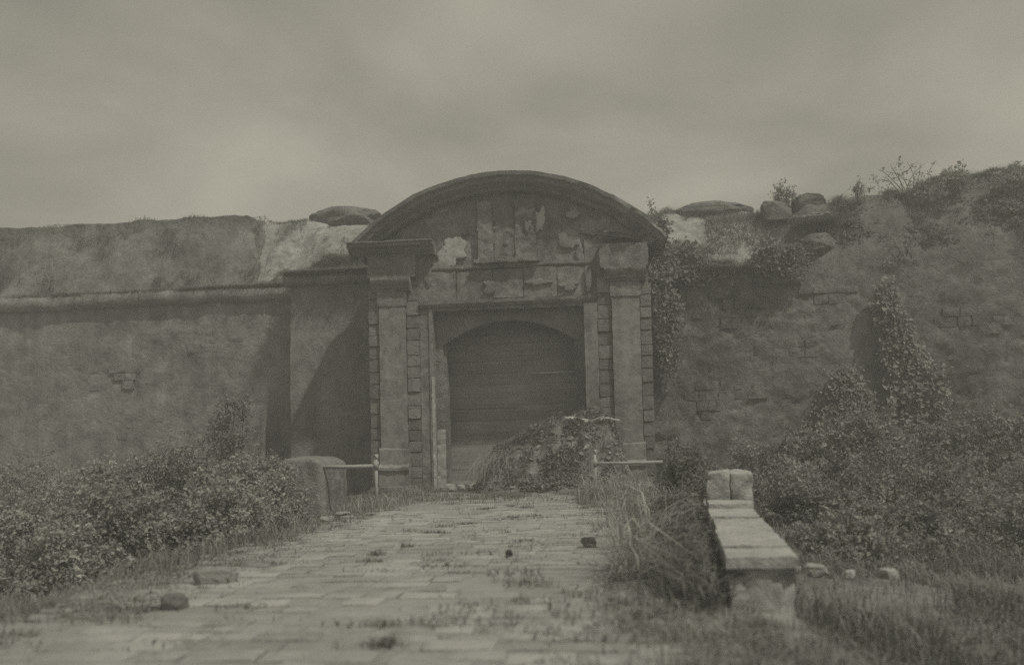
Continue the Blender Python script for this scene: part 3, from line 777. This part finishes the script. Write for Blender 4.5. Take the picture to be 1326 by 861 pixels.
# weathered timber on the crest
tm = join("timber", [tube("a", [(-.55, -.1, .16), (-.3, -.05, .14), (.0, .0, .03), (.35, .05, .02), (.8, .1, .1), (1.2, .12, .06)], [.03, .08, .1, .06, .04, .02], 9), tube("b", [(-.05, 0, .05), (-.3, -.12, -.02), (-.55, -.2, -.1)], [.06, .045, .02], 7), tube("c", [(.3, .05, .02), (.55, -.05, .16), (.75, -.1, .2)], [.045, .03, .015], 7)])
V_ = np.empty(len(tm.vertices) * 3, np.float32); tm.vertices.foreach_get("co", V_); V_ = V_.reshape(-1, 3); V_ += .03 * np.stack([fbm(V_ * 5, 400 + k, 3) for k in range(3)], 1); tm.vertices.foreach_set("co", V_.ravel())
o = obj("broken_branch", tm, MT['lightwood'], None, (2.25, -.75, 2.18)); tag(o, "pale broken branch lying on the crest of the earth heap", "branch")

# ================================================================== RAILINGS, LEFT STUB, PARAPETS
def railing(name, post, end, label):
    t = empty(name, (post[0], post[1], 0), label, "railing")
    px_, py_, ht = post
    obj("post", tube("post", [(0, 0, -.2), (0, 0, ht)], .045, 10), MT['iron'], t)
    obj("post_cap", boulder("post_cap", (.14, .14, .12), 5, 2, .03), MT['iron'], t, (0, 0, ht + .02))
    obj("coupling", tube("coupling", [(0, 0, end[2] - .1 + .02), (0, 0, end[2] + .12)], .068, 10), MT['iron'], t)
    d = np.array([end[0] - px_, end[1] - py_, 0])
    obj("rail", tube("rail", [(0, 0, end[2]), tuple(d * .5 + np.array([0, 0, end[2] - .01])), tuple(d + np.array([0, 0, end[2]]))], .05, 10), MT['iron'], t)
    return t
railing("pipe_railing", (-2.83, -7.0, 1.30), (-4.5, -6.85, 1.08), "iron pipe rail with post fixed to the round-topped parapet stub")
railing("pipe_railing", (2.65, -3.5, 1.25), (4.6, -3.3, .93), "iron pipe rail with post at the foot of the earth heap")
sg = 0
def round_top(P):
    P = P.copy(); x = (P[:, 0] + 4.87) / .72
    P[:, 2] -= .22 * np.abs(x) ** 3 * sstep(.5, 1.3, P[:, 2]); return P
st = empty("parapet_stub", (-4.87, -6.3, 0), "low round-topped masonry parapet stub holding a pipe rail, half hidden by bushes", "parapet")
obj("stub_body", rel(rough_box((-5.55, -4.2, -6.95, -5.0, -.6, 1.34), .1, .03, 1.8, 420, "stub_body", .16, round_top, True), (-4.87, -6.3, 0)), MT['block'], st)
pr_ = empty("buttress_pier", (-10.3, 1.0, 0), "low lit masonry pier against the foot of the cordoned wall", "pier")
obj("pier_body", rel(rough_box((-11.2, -10.1, .8, 3.8, -1, 3.25), .2, .05, 1.2, 430, "pier_body", .12), (-10.3, 1.0, 0)), MT['curtain'], pr_)

# right causeway parapet: coping slabs on a low wall, then an upright block
A = np.array([3.93, -19.15]); B = np.array([4.58, -12.7]); dAB = (B - A) / np.linalg.norm(B - A); nAB = np.array([dAB[1], -dAB[0]]); LEN = np.linalg.norm(B - A)
ang = math.atan2(dAB[1], dAB[0])
cp_ = empty("causeway_parapet", (A[0], A[1], 0), "low causeway parapet topped with worn pale coping slabs", "parapet"); cp_.rotation_euler = (0, 0, ang)
# local x along the wall, local y to the left (wall lies on -y side)
def end_break(P):
    P = P.copy(); k = (1 - sstep(0, .35, P[:, 0])); P[:, 0] += k * .22 * np.maximum(0, fbm(P * 3.0, 440, 3) + .15) * (1 - sstep(.25, .33, P[:, 2])); return P
obj("wall_body", rough_box((.0, LEN + 7.5, -.64, -.0, -.5, .33), .08, .018, 3.6, 441, "wall_body", .04, end_break), MT['coping'], cp_)
xs_ = [-.03, .62, 2.2, 3.7, 4.85]
for i in range(4):
    o = obj("coping_slab", rough_box((xs_[i] + .004, xs_[i + 1] - .004, -.645, .005, .333, .46 - (.02 if i == 0 else 0)), .05, .008, 6.0, 450 + i, "coping_slab", .006), MT['coping'], cp_)
    o.rotation_euler = (rng.normal() * .01, rng.normal() * .006, rng.normal() * .008)
obj("coping_slab", rough_box((4.9, 5.6, -.66, .02, .334, .56), .05, .016, 4, 458, "coping_slab", .012), MT['coping'], cp_)
ub = empty("upright_block", (4.58, -13.0, .45), "pair of upright pale stones standing behind the coping slabs", "stone block"); ub.rotation_euler = (0, 0, ang)
obj("stone", rough_box((0, .55, -.37, .02, -.06, .56), .06, .035, 4.2, 460, "stone", .07), MT['coping'], ub)
obj("stone", rough_box((.03, .55, -.72, -.365, -.06, .54), .06, .035, 4.2, 463, "stone", .09), MT['coping'], ub)

# ================================================================== LOOSE STONES
def hump(name, size, seed):
    import bmesh
    bm = bmesh.new(); bmesh.ops.create_icosphere(bm, subdivisions=4, radius=1)
    P = np.array([v.co[:] for v in bm.verts]); Fc = np.array([[v.index for v in f.verts] for f in bm.faces]); bm.free()
    P = np.sign(P) * np.abs(P) ** .85; P = P * (1 + .12 * fbm(P * np.array([2, 2, 2.]) + seed, seed, 4))[:, None]
    return mesh_np(name, P * np.array(size) / 2, Fc)
def stone(name, loc, size, label, seed, mat='rubble', cat="stone", rz=0, group=None, amp=.16):
    me = hump(name, size, seed) if 'hump' in name else boulder(name, size, seed, 3, amp); o = obj(name, me, MT[mat], None, loc); o.rotation_euler = (0, 0, rz); tag(o, label, cat, group); return o
stone("kerb_stone", (-1.68, -18.0, .1), (.5, .34, .28), "squared pale kerb stone lying on the weedy edge of the paving", 501, 'quoin', rz=.12, amp=.08)
stone("dark_stone", (-1.45, -19.35, .06), (.26, .22, .2), "small dark stone alone on the dusty edge of the causeway", 502, 'darkstone')
stone("lump", (2.57, -15.1, .08), (.24, .2, .19), "black charred lump lying on the paving near the tall dry grass", 503, 'char', cat="lump")
stone("pebble", (1.51, -16.0, .07), (.1, .1, .1), "small round black pebble out on the open paving", 504, 'char', cat="pebble")
RL = ["biggest pale rubble stone in the weeds, next to the coping slabs", "smallest pale rubble stone, in the middle of the row outside the coping", "pale rubble stone at the outer end of the row in the weeds", "small rubble stone tucked between the coping and the biggest rubble stone"]
EL = ["biggest flat stone along the causeway edge below the stub", "flat stone lying out on the paving below the stub", "smallest flat stone at the causeway edge, towards the gate", "flat stone at the causeway edge, outermost of the four below the stub"]
TL = ["biggest fallen stone, in the corner of the threshold by the whitewashed jamb", "fallen stone set back on the threshold against the boards", "fallen stone between the threshold corner and the straw", "smallest fallen stone, rolled out in front of the threshold", "fallen stone nearest the straw bundle on the heap"]
for i, (x, y, s_) in enumerate([(5.25, -17.1, .22), (5.55, -17.4, .13), (5.95, -17.4, .18), (5.02, -17.0, .14)]):
    stone("rubble_stone", (x, y, -.02), (s_ * 1.4, s_, s_ * .8), RL[i], 510 + i, 'coping', rz=i, group="rubble stones beyond the causeway parapet")
for i, (x, y, s_) in enumerate([(-3.0, -9.2, .3), (-2.7, -9.9, .22), (-2.4, -9.0, .2), (-3.1, -10.0, .25)]):
    stone("edge_stone", (x, y, .03), (s_ * 1.5, s_, s_ * .6), EL[i], 520 + i, 'paver', rz=i * .4, group="flat stones at the causeway edge")
for i, (x, y, s_) in enumerate([(-2.35, .25, .4), (-1.9, .5, .3), (-1.5, .2, .35), (-2.1, -.3, .22), (-1.2, -.1, .25)]):
    stone("fallen_stone", (x, y, .12), (s_ * 1.3, s_, s_ * .7), TL[i], 530 + i, 'rubble', rz=i, group="fallen stones on the threshold")
# rampart stones, seated in the earth
def seat(fn, x, y): return float(fn(np.array([[x]]), np.array([[y]]))[0, 0])
def rstone(name, x, y, size, label, seed, mat, cat, k=.25, fn=None, **kw):
    return stone(name, (x, y, seat(fn or ramp_right, x, y) + k * size[2]), size, label, seed, mat, cat, **kw)
rstone("masonry_hump", -7.9, 7.3, (3.3, 2.6, 1.2), "long dark rounded masonry hump on the rampart beside the pediment", 541, 'darkstone', "masonry", .34, ramp_left, amp=.12)
rstone("low_hump", 7.4, 5.3, (3.0, 1.8, .7), "flat dark hump along the crest of the pale earth slope", 542, 'darkstone', "masonry", -.12, amp=.2)
rstone("boulder", 9.55, 3.9, (1.1, 1.0, .9), "rounded dark boulder perched on the bank, under a small bush", 543, 'darkstone', "boulder", .42)
rstone("broken_block", 10.8, 3.9, (1.3, .9, .7), "squared dark masonry lump next to the perched boulder", 544, 'darkstone', "masonry", .12, amp=.12)
rstone("stone_slab", 10.5, 2.35, (1.8, 1.9, .2), "thin flat stone slab jutting from the bank", 545, 'rubble', "slab", .6, amp=.08, rz=-.05)
rstone("masonry_block", 10.5, 1.7, (1.3, 1.0, .7), "squat masonry block set in the bank under the jutting slab", 546, 'curtain_r', "masonry", .3, amp=.1)
rstone("ledge_stone", 6.7, 1.7, (1.1, .9, .35), "small pale ledge stone below the earth slope", 547, 'rubble', "stone", .2)
rstone("ledge_stone", 9.0, 1.35, (1.8, .9, .35), "long pale ledge stone under the dark grassy hollow", 548, 'curtain_r', "stone", .1, amp=.15)

# ================================================================== VEGETATION
# bushes on the left of the causeway
LB = [((-5.4, -8.6, -.1), (1.3, 1.2, 1.5), 15000, "leafy bush pressed against the round-topped parapet stub"),
      ((-7.4, -8.4, -.3), (1.7, 1.5, 1.8), 16000, "broad bush one step out from the parapet stub"),
      ((-9.9, -8.0, -.4), (1.9, 1.6, 1.65), 14000, "wide bush in the weeds below the cordoned wall"),
      ((-12.6, -6.5, -.4), (2.2, 1.8, 1.7), 12000, "far bush below the cordoned wall, away from the causeway"),
      ((-5.0, -11.0, -.2), (1.1, 1.1, 1.1), 10000, "knee-high bush at the causeway edge before the parapet stub"),
      ((-7.0, -11.6, -.4), (1.5, 1.3, 1.3), 12000, "rounded low bush in front of the broad bush"),
      ((-9.4, -12.0, -.5), (1.7, 1.3, 1.3), 10000, "spreading low bush in front of the wide bush"),
      ((-8.6, -4.3, -.5), (1.6, 1.2, 1.6), 9000, "shaded bush between the buttress pier and the stub"),
      ((-6.1, -14.2, -.5), (1.0, .9, .8), 6000, "small weedy bush near the squared kerb stone"),
      ((-8.4, -15.0, -.6), (1.3, 1.0, .85), 6000, "small weedy bush away from the kerb stone"),
      ((-12.2, -10.5, -.5), (2.0, 1.6, 1.5), 9000, "sprawling bush far out on the weedy ground")]
for i, (c, r, n_, lb) in enumerate(LB): bush("leafy_bush", c, r, int(n_ * 1.3), lb, 600 + i, .078 if i < 8 else .07, 'leaf' if i % 2 == 0 else 'leafd', group="bushes beside the causeway", nclump=80, clump=.3)
RB = [((8.3, -2.8, -.5), (1.5, 1.3, 2.0), 14000, "dense ivy-leaved bush below the pitted wall", .13, 'leafr'),
      ((10.6, -2.4, -.6), (2.0, 1.5, 3.1), 20000, "tallest bush climbing towards the ivy column", .14, 'ivy'),
      ((13.6, -2.4, -.6), (2.3, 1.6, 2.7), 16000, "bulky bush beyond the ivy column", .14, 'leafr'),
      ((16.6, -2.0, -.6), (2.3, 1.6, 2.4), 9000, "outermost bush along the pitted wall", .14, 'leafr'),
      ((7.5, -8.2, -.6), (1.4, 1.4, 1.5), 13000, "dark bush behind the upright stones", .1, 'leafr'),
      ((10.0, -7.6, -.7), (1.9, 1.6, 1.9), 14000, "dark spreading bush before the tallest bush", .1, 'leafr'),
      ((8.2, -12.2, -.6), (1.3, 1.1, 1.1), 10000, "pale-topped low bush out from the coping slabs", .09, 'ivy'),
      ((6.5, -13.3, -.6), (.9, 1.1, .85), 8000, "small dark bush just outside the coping slabs", .08, 'leafr'),
      ((10.4, -12.0, -.7), (1.6, 1.3, 1.1), 9000, "low bush on the far side of the pale-topped one", .09, 'leafr'),
      ((12.9, -7.5, -.7), (1.8, 1.5, 1.7), 9000, "dusty bush in the open below the outermost bush", .1, 'leafr')]
for i, (c, r, n_, lb, sz, mt) in enumerate(RB): bush("leafy_bush", c, r, int(n_ * 1.2), lb, 640 + i, sz * .85, mt, group="bushes outside the parapet", nclump=85, clump=.28)
# overgrowth on the causeway parapet
bush("parapet_creeper", (4.75, -8.2, .15), (.75, 2.2, 1.15), 15000, "thick dark creeper smothering the parapet next to the pipe rail", 670, .08, 'leafx', "creeper", nclump=70)
bush("parapet_creeper", (4.1, -12.6, .0), (.5, 2.4, .6), 11000, "dark weeds hanging on the road face of the coping slabs", 671, .07, 'leafx', "creeper", nclump=60)
bush("parapet_weed", (3.75, -16.6, .0), (.3, 2.0, .4), 7000, "low dark weeds at the foot of the near coping slabs", 672, .055, 'leafx', "weeds", nclump=60)

# ivy clinging to walls
def ivy(name, shape, n, y, label, seed, size=.13, mat='ivy', thick=.22):
    """shape: list of (x, z, halfwidth) stations from top to bottom"""
    g = np.random.default_rng(seed); S = np.array(shape, float)
    ncl = max(12, n // 38)
    t = g.uniform(0, len(S) - 1, ncl); i = np.minimum(t.astype(int), len(S) - 2); f = (t - i)[:, None]
    c = S[i] * (1 - f) + S[i + 1] * f
    cx_ = c[:, 0] + c[:, 2] * g.uniform(-1, 1, ncl); cz_ = c[:, 1] + g.normal(0, .12, ncl); cy_ = y - g.uniform(0, thick, ncl)
    k = g.integers(0, ncl, n)
    P = np.stack([cx_[k] + g.normal(0, .13, n), cy_[k] - np.abs(g.normal(0, .07, n)), cz_[k] + g.normal(0, .13, n)], 1)
    base = (S[-1, 0], y, max(0, S[-1, 1] - .2)) if S[-1, 1] < 2 else (S[-1, 0], y, S[-1, 1])
    tI = empty(name, base, label, "ivy")
    V, Fc = leaves(P - np.array(base), np.tile([.15, -1., .5], (n, 1)), size, .55, .8)
    obj("foliage", mesh_np("foliage", V, Fc, ang=0), MT[mat], tI)
    for q in range(4):
        off = g.uniform(-.6, .6)
        pth = [(s[0] + s[2] * off - base[0], y - .05 - base[1], s[1] - base[2]) for s in S]
        obj("stem", tube("stem", pth, np.linspace(.012, .03, len(pth)), 5), MT['stem'], tI)
ivy("ivy_column", [(12.35, 6.4, .12), (12.45, 5.6, .25), (12.65, 4.8, .3), (12.8, 4.2, .55), (13.2, 3.4, .85), (13.3, 2.6, .9), (13.2, 1.4, 1.0)], 9000, 1.0, "narrow ivy column climbing the pitted wall and spreading at its foot", 700, .125)
ivy("ivy_patch", [(10.9, 3.5, .25), (11.0, 2.9, .7), (10.8, 2.0, 1.1), (10.6, 1.0, 1.4)], 6500, .95, "ivy patch on the pitted wall near the tallest bush", 701, .12)
ivy("ivy_drape", [(4.85, 8.9, .3), (5.0, 8.2, .4), (5.1, 7.2, .35), (5.15, 6.2, .35), (5.25, 5.4, .4), (5.2, 4.6, .3), (5.1, 3.8, .12)], 3600, .75, "ivy drape hanging down the broken edge of the gateway", 702, .10, 'leafm')
ivy("ivy_fringe", [(5.6, 8.0, .5), (6.3, 7.5, .6), (6.2, 7.0, .6)], 1500, 1.1, "dark grassy fringe spilling over the wall beside the gateway", 703, .10, 'leafx')
ivy("hollow_growth", [(8.9, 7.9, .7), (9.0, 7.5, .9), (9.0, 7.2, .7)], 2200, 1.05, "dark growth overhanging a hollow in the wall top", 704, .1, 'leafx', .4)
ivy("wall_creeper", [(-9.9, 3.4, .5), (-9.95, 2.6, .7), (-10.2, 1.6, 1.0), (-10.6, .6, 1.2)], 2400, .2, "thin creeper trailing over the buttress pier", 705, .09, 'leafm')
for i, (c, r, n_, lb) in enumerate([((11.9, 2.3, 8.4), (1.0, .6, .8), 3200, "scrub clump on the bank between the jutting slab and the sprig"), ((14.2, 2.1, 8.0), (1.4, .7, .9), 4200, "wide scrub clump on the bank above the ivy column"), ((16.6, 2.3, 8.6), (1.5, .7, 1.0), 4000, "scrub clump at the outer end of the bank slope"), ((13.0, 1.9, 7.3), (.9, .5, .6), 2200, "low scrub clump hanging over the head of the ivy column")]):
    bush("scrub", c, r, n_, lb, 760 + i, .09, 'leafm', "scrub", None, .3, 40, 5, 40)
# small bushes on the skyline
for i, (c, r, n_, sz, lb) in enumerate([((9.9, 3.9, 10.3), (.45, .4, .75), 700, .09, "small bush sprouting between the perched boulder and block"),
        ((12.2, 2.6, 9.9), (.22, .22, .7), 260, .08, "single thin sprig on the skyline of the bank"),
        ((15.3, 2.4, 10.0), (.6, .5, .9), 900, .1, "twiggy shrub on the highest end of the bank"),
        ((13.9, 2.9, 9.9), (1.3, .7, 1.5), 420, .09, "sparse wispy shrub between the sprig and the twiggy shrub"),
        ((17.2, 2.4, 10.0), (1.0, .7, .8), 900, .1, "low shrub at the outer end of the bank"),
        ((4.95, 1.2, 8.8), (.4, .4, .8), 900, .08, "sprig growing out of the broken pediment end")]):
    bush("shrub", c, r, n_, lb, 720 + i, sz, 'leafd', "shrub", None, .3, 26, 9, 12)

# ---------------------------------------------------------------- grass (nobody could count it)
def scatter(n, xr, yr, dens):
    x = rng.uniform(*xr, n); y = rng.uniform(*yr, n); d = dens(x, y); k = rng.uniform(0, 1, n) < d
    return x[k], y[k]
def grass_obj(name, parts, mat, label, cat="grass"):
    o = obj(name, cat_mesh(name, parts), MT[mat]); tag(o, label, cat, kind="stuff")
def clumpy(x, y, sc_, s, lo, hi): return sstep(lo, hi, fbm2(x, y, sc_, s, 3))
def gz(x, y): return ground_z(x, y) - .02
# verge grass, left and right
x, y = scatter(90000, (-14, -2.3), (-21, 1.5), lambda x, y: (1 - .85 * sstep(-3.6, -2.4, x)) * (.25 + .75 * clumpy(x, y, .8, 51, -.3, .4)) * (1 - .5 * sstep(-8, -14, x)))
h = .22 + .22 * clumpy(x, y, .6, 53, -.2, .5)
pl = blades(np.column_stack([x, y, gz(x, y)]), h, .009, .5, .7)
x, y = scatter(80000, (4.4, 16), (-21, 1.0), lambda x, y: (.25 + .75 * clumpy(x, y, .8, 55, -.3, .4)) * (1 - .6 * sstep(9, 16, x)) * ((x > 5.0) | (y > -19) | (y < -20.2)))
pr2 = blades(np.column_stack([x, y, gz(x, y)]), .24 + .25 * clumpy(x, y, .6, 57, -.2, .5), .009, .5, .7)
grass_obj("verge_grass", [pl, pr2], 'grass', "rough green grass covering the ground on both sides of the causeway")
# grass and weeds on the causeway: at the gate foot, in joints
def rz_(x, y): return road_z(x, y) - .01
x, y = scatter(26000, (-5.0, 4.4), (-6.5, .8), lambda x, y: clumpy(x, y, .9, 61, -.5, .3) * (.2 + .8 * sstep(-5.5, -2.5, y + .6 * fbm2(x, y, .5, 5, 2))))
a1 = blades(np.column_stack([x, y, np.maximum(rz_(x, y), -.02)]), .16, .008, .6, .8)
x, y = scatter(60000, (-3.2, 4.2), (-21.5, -5), lambda x, y: .9 * clumpy(x, y, 1.4, 63, .32, .62) * (.25 + .75 * sstep(.5, 3.0, x) * sstep(-11, -17, y) + .35 * (1 - sstep(-2.6, -1.5, x))))
a2 = blades(np.column_stack([x, y, rz_(x, y)]), .09, .006, .7, .8)
# joints: rows of short weeds
jp = []
for (sx, sy, dx, dy) in random.sample(keep, min(len(keep), 330)):
    m_ = random.randint(2, 16); jp.append(np.column_stack([sx + rng.uniform(-dx / 2, dx / 2, m_), sy + dy / 2 + rng.normal(0, .02, m_)]))
jp = np.concatenate(jp)
a3 = blades(np.column_stack([jp, rz_(jp[:, 0], jp[:, 1])]), .05, .004, .7, .8)
x, y = scatter(9000, (2.6, 6.5), (-22.5, -18.5), lambda x, y: (.3 + .7 * clumpy(x, y, 1.0, 91, -.3, .4)) * sstep(2.6, 3.5, x) * ((y < -19.75) | (x < 3.7) | (x > 4.75)))
a4 = blades(np.column_stack([x, y, np.where(x < 4.5, rz_(x, y), gz(x, y))]), .16, .007, .7, .8)
tp = []
for k in range(95):
    cx_ = rng.uniform(-2.9, 3.6); cy_ = rng.uniform(-21, -6)
    if rng.uniform() > .45 + .55 * sstep(-.5, 3, cx_): continue
    m_ = rng.integers(20, 90); tp.append(np.column_stack([cx_ + rng.normal(0, rng.uniform(.05, .22), m_), cy_ + rng.normal(0, .06, m_)]))
tp = np.concatenate(tp)
a5 = blades(np.column_stack([tp, rz_(tp[:, 0], tp[:, 1])]), .1, .007, .8, .9)
x, y = scatter(16000, (-3.5, -1.2), (-20, -8), lambda x, y: (1 - sstep(0, .8, x + 3.0 - .09 * np.clip(-9 - y, 0, 10) + .35 * fbm2(x, y, .7, 92, 3))) * (.4 + .6 * clumpy(x, y, 1.2, 93, -.3, .3)))
a6 = blades(np.column_stack([x, y, rz_(x, y) - .06]), .17, .008, .7, .8)
x, y = scatter(7500, (.8, 3.9), (-20.8, -15.5), lambda x, y: clumpy(x, y, 1.1, 94, -.1, .5) * sstep(.8, 3.4, x) * sstep(-15.5, -17, y))
a7 = blades(np.column_stack([x, y, rz_(x, y)]), .12, .007, .8, .9)
grass_obj("paving_weeds", [a1, a2, a3, a4, a5, a6, a7], 'grass', "short weeds between the paving stones and before the gate", "weeds")
# tall dry grass along the right of the causeway
x, y = scatter(20000, (2.2, 4.7), (-20.5, -2.2), lambda x, y: clumpy(x, y, .9, 65, -.15, .4) * sstep(2.2, 3.6, x + .35 * fbm2(x, y, .6, 9, 2) + .9 * sstep(-11, -5, y)) * ((x < 3.75) | (y > -12)))
b1 = blades(np.column_stack([x, y, rz_(x, y) - .05]), .45 + .55 * clumpy(x, y, 1.2, 67, -.2, .5), .009, .7, 1.0)
x, y = scatter(2500, (-4.2, -2.2), (-12, -1), lambda x, y: clumpy(x, y, 1.0, 68, .1, .5))
b2 = blades(np.column_stack([x, y, gz(x, y)]), .45, .008, .5, .7)
cl = np.column_stack([rng.uniform(3.0, 3.85, 16), rng.uniform(-17.5, -8, 16)])
p = cl[rng.integers(0, 16, 230)] + rng.normal(0, .1, (230, 2))
b3 = blades(np.column_stack([p, rz_(p[:, 0], p[:, 1]) - .05]), .95, .012, .75, 1.1)
grass_obj("tall_grass", [b1, b2, b3], 'dry', "tall dry grass bending over the edge of the paving")
x, y = scatter(15000, (3.2, 4.5), (-19.6, -7), lambda x, y: (.5 + .5 * clumpy(x, y, 1.1, 96, -.2, .4)) * sstep(3.2, 3.6, x) * (x < 3.9 + .095 * (y + 19.15)))
grass_obj("dark_grass", [blades(np.column_stack([x, y, rz_(x, y) - .06]), .5, .01, .5, .9)], 'leafx', "dark tall grass crowding the road face of the coping slabs")
# grass on the wall tops
x = rng.uniform(-30, -4.9, 26000); y = np.where(x < -8.5, rng.uniform(3.35, 4.1, len(x)), rng.uniform(2.1, 2.9, len(x)))
k = rng.uniform(0, 1, len(x)) < (.25 + .75 * clumpy(x, y, .7, 71, -.3, .3)) * (.45 + .55 * sstep(-16, -9, x)); x, y = x[k], y[k]
c1 = blades(np.column_stack([x, y, np.where(x < -8.5, 7.9, 8.05)]), .22, .012, .9, .9, np.array([0, -.8, 0]))
x, y = scatter(34000, (-11.2, -4.6), (2.5, 7.0), lambda x, y: (x > -8.5) | (y > 3.8))
k = rng.uniform(0, 1, len(x)) < clumpy(x, y, .8, 73, -.05, .5); x, y = x[k], y[k]
c2 = blades(np.column_stack([x, y, ramp_left(x, y) - .02]), .14, .01, .7, .8)
x, y = scatter(120000, (4.6, 20), (1.4, 5.0), lambda x, y: clumpy(x, y, .8, 75, -.1, .4) * (.25 + .75 * sstep(8.6, 10, x)))
c3 = blades(np.column_stack([x, y, ramp_right(x, y) - .02]), .24, .012, .8, .9)
x = rng.uniform(-30, -10.8, 9000); y = 5.6 + rng.uniform(-.3, 1, len(x))
c4 = blades(np.column_stack([x, y, np.full(len(x), 11.32) + .1 * fbm2(x, y, .5, 8, 2)]), .06 + .22 * clumpy(x, y, .8, 79, -.1, .7), .012, .7, .8)
x, y = scatter(34000, (-8.7, -4.8), (2.05, 3.7), lambda x, y: .3 + .7 * clumpy(x, y, 1.2, 77, -.3, .3))
c5 = blades(np.column_stack([x, y, np.maximum(ramp_left(x, y), 7.97) - .02]), .3, .012, .9, 1.0, np.array([0, -.9, 0]))
x, y = scatter(9000, (4.8, 10), (1.0, 1.9), lambda x, y: clumpy(x, y, 1.0, 78, -.2, .4))
c6 = blades(np.column_stack([x, y, np.maximum(ramp_right(x, y), 7.2) - .02]), .34, .012, .9, 1.0, np.array([0, -.9, 0]))
x = rng.uniform(-30, -10.9, 30000); z = rng.uniform(7.7, 11.0, 30000); k = rng.uniform(0, 1, 30000) < clumpy(x, z, 1.4, 81, -.2, .9); x, z = x[k], z[k]
c7 = blades(np.column_stack([x, 4.04 + 1.3 * (z - 7.6) / 3.4, z]), .09, .010, 1.0, 1.2, np.array([0, -1.2, 0]))
grass_obj("rampart_grass", [c1, c2, c3, c4, c5, c6, c7], 'grass', "grass and weeds growing along the tops of the fort walls")

# ================================================================== ADDED HAZE, LIFTS THE DARK TONES
hz_m = bpy.data.materials.new("tone_lift_haze"); hz_m.use_nodes = True
t = hz_m.node_tree; t.nodes.clear()
pv = N(t, "ShaderNodeVolumePrincipled"); pv.inputs['Color'].default_value = (.95, .95, .95, 1); pv.inputs['Density'].default_value = .0078; pv.inputs['Anisotropy'].default_value = .2
o_ = N(t, "ShaderNodeOutputMaterial"); L(t, pv.outputs[0], o_.inputs['Volume'])
V = np.array([(x, y, z) for x in (-950, 950) for y in (-450, 950) for z in (-5, 14)], float)
hz = obj("haze", mesh_np("haze", V, np.array([[0, 1, 3, 2], [4, 6, 7, 5], [0, 4, 5, 1], [2, 3, 7, 6], [0, 2, 6, 4], [1, 5, 7, 3]])), hz_m)
tag(hz, "added thin even haze lifting the dark tones round the fort", "haze", kind="stuff")
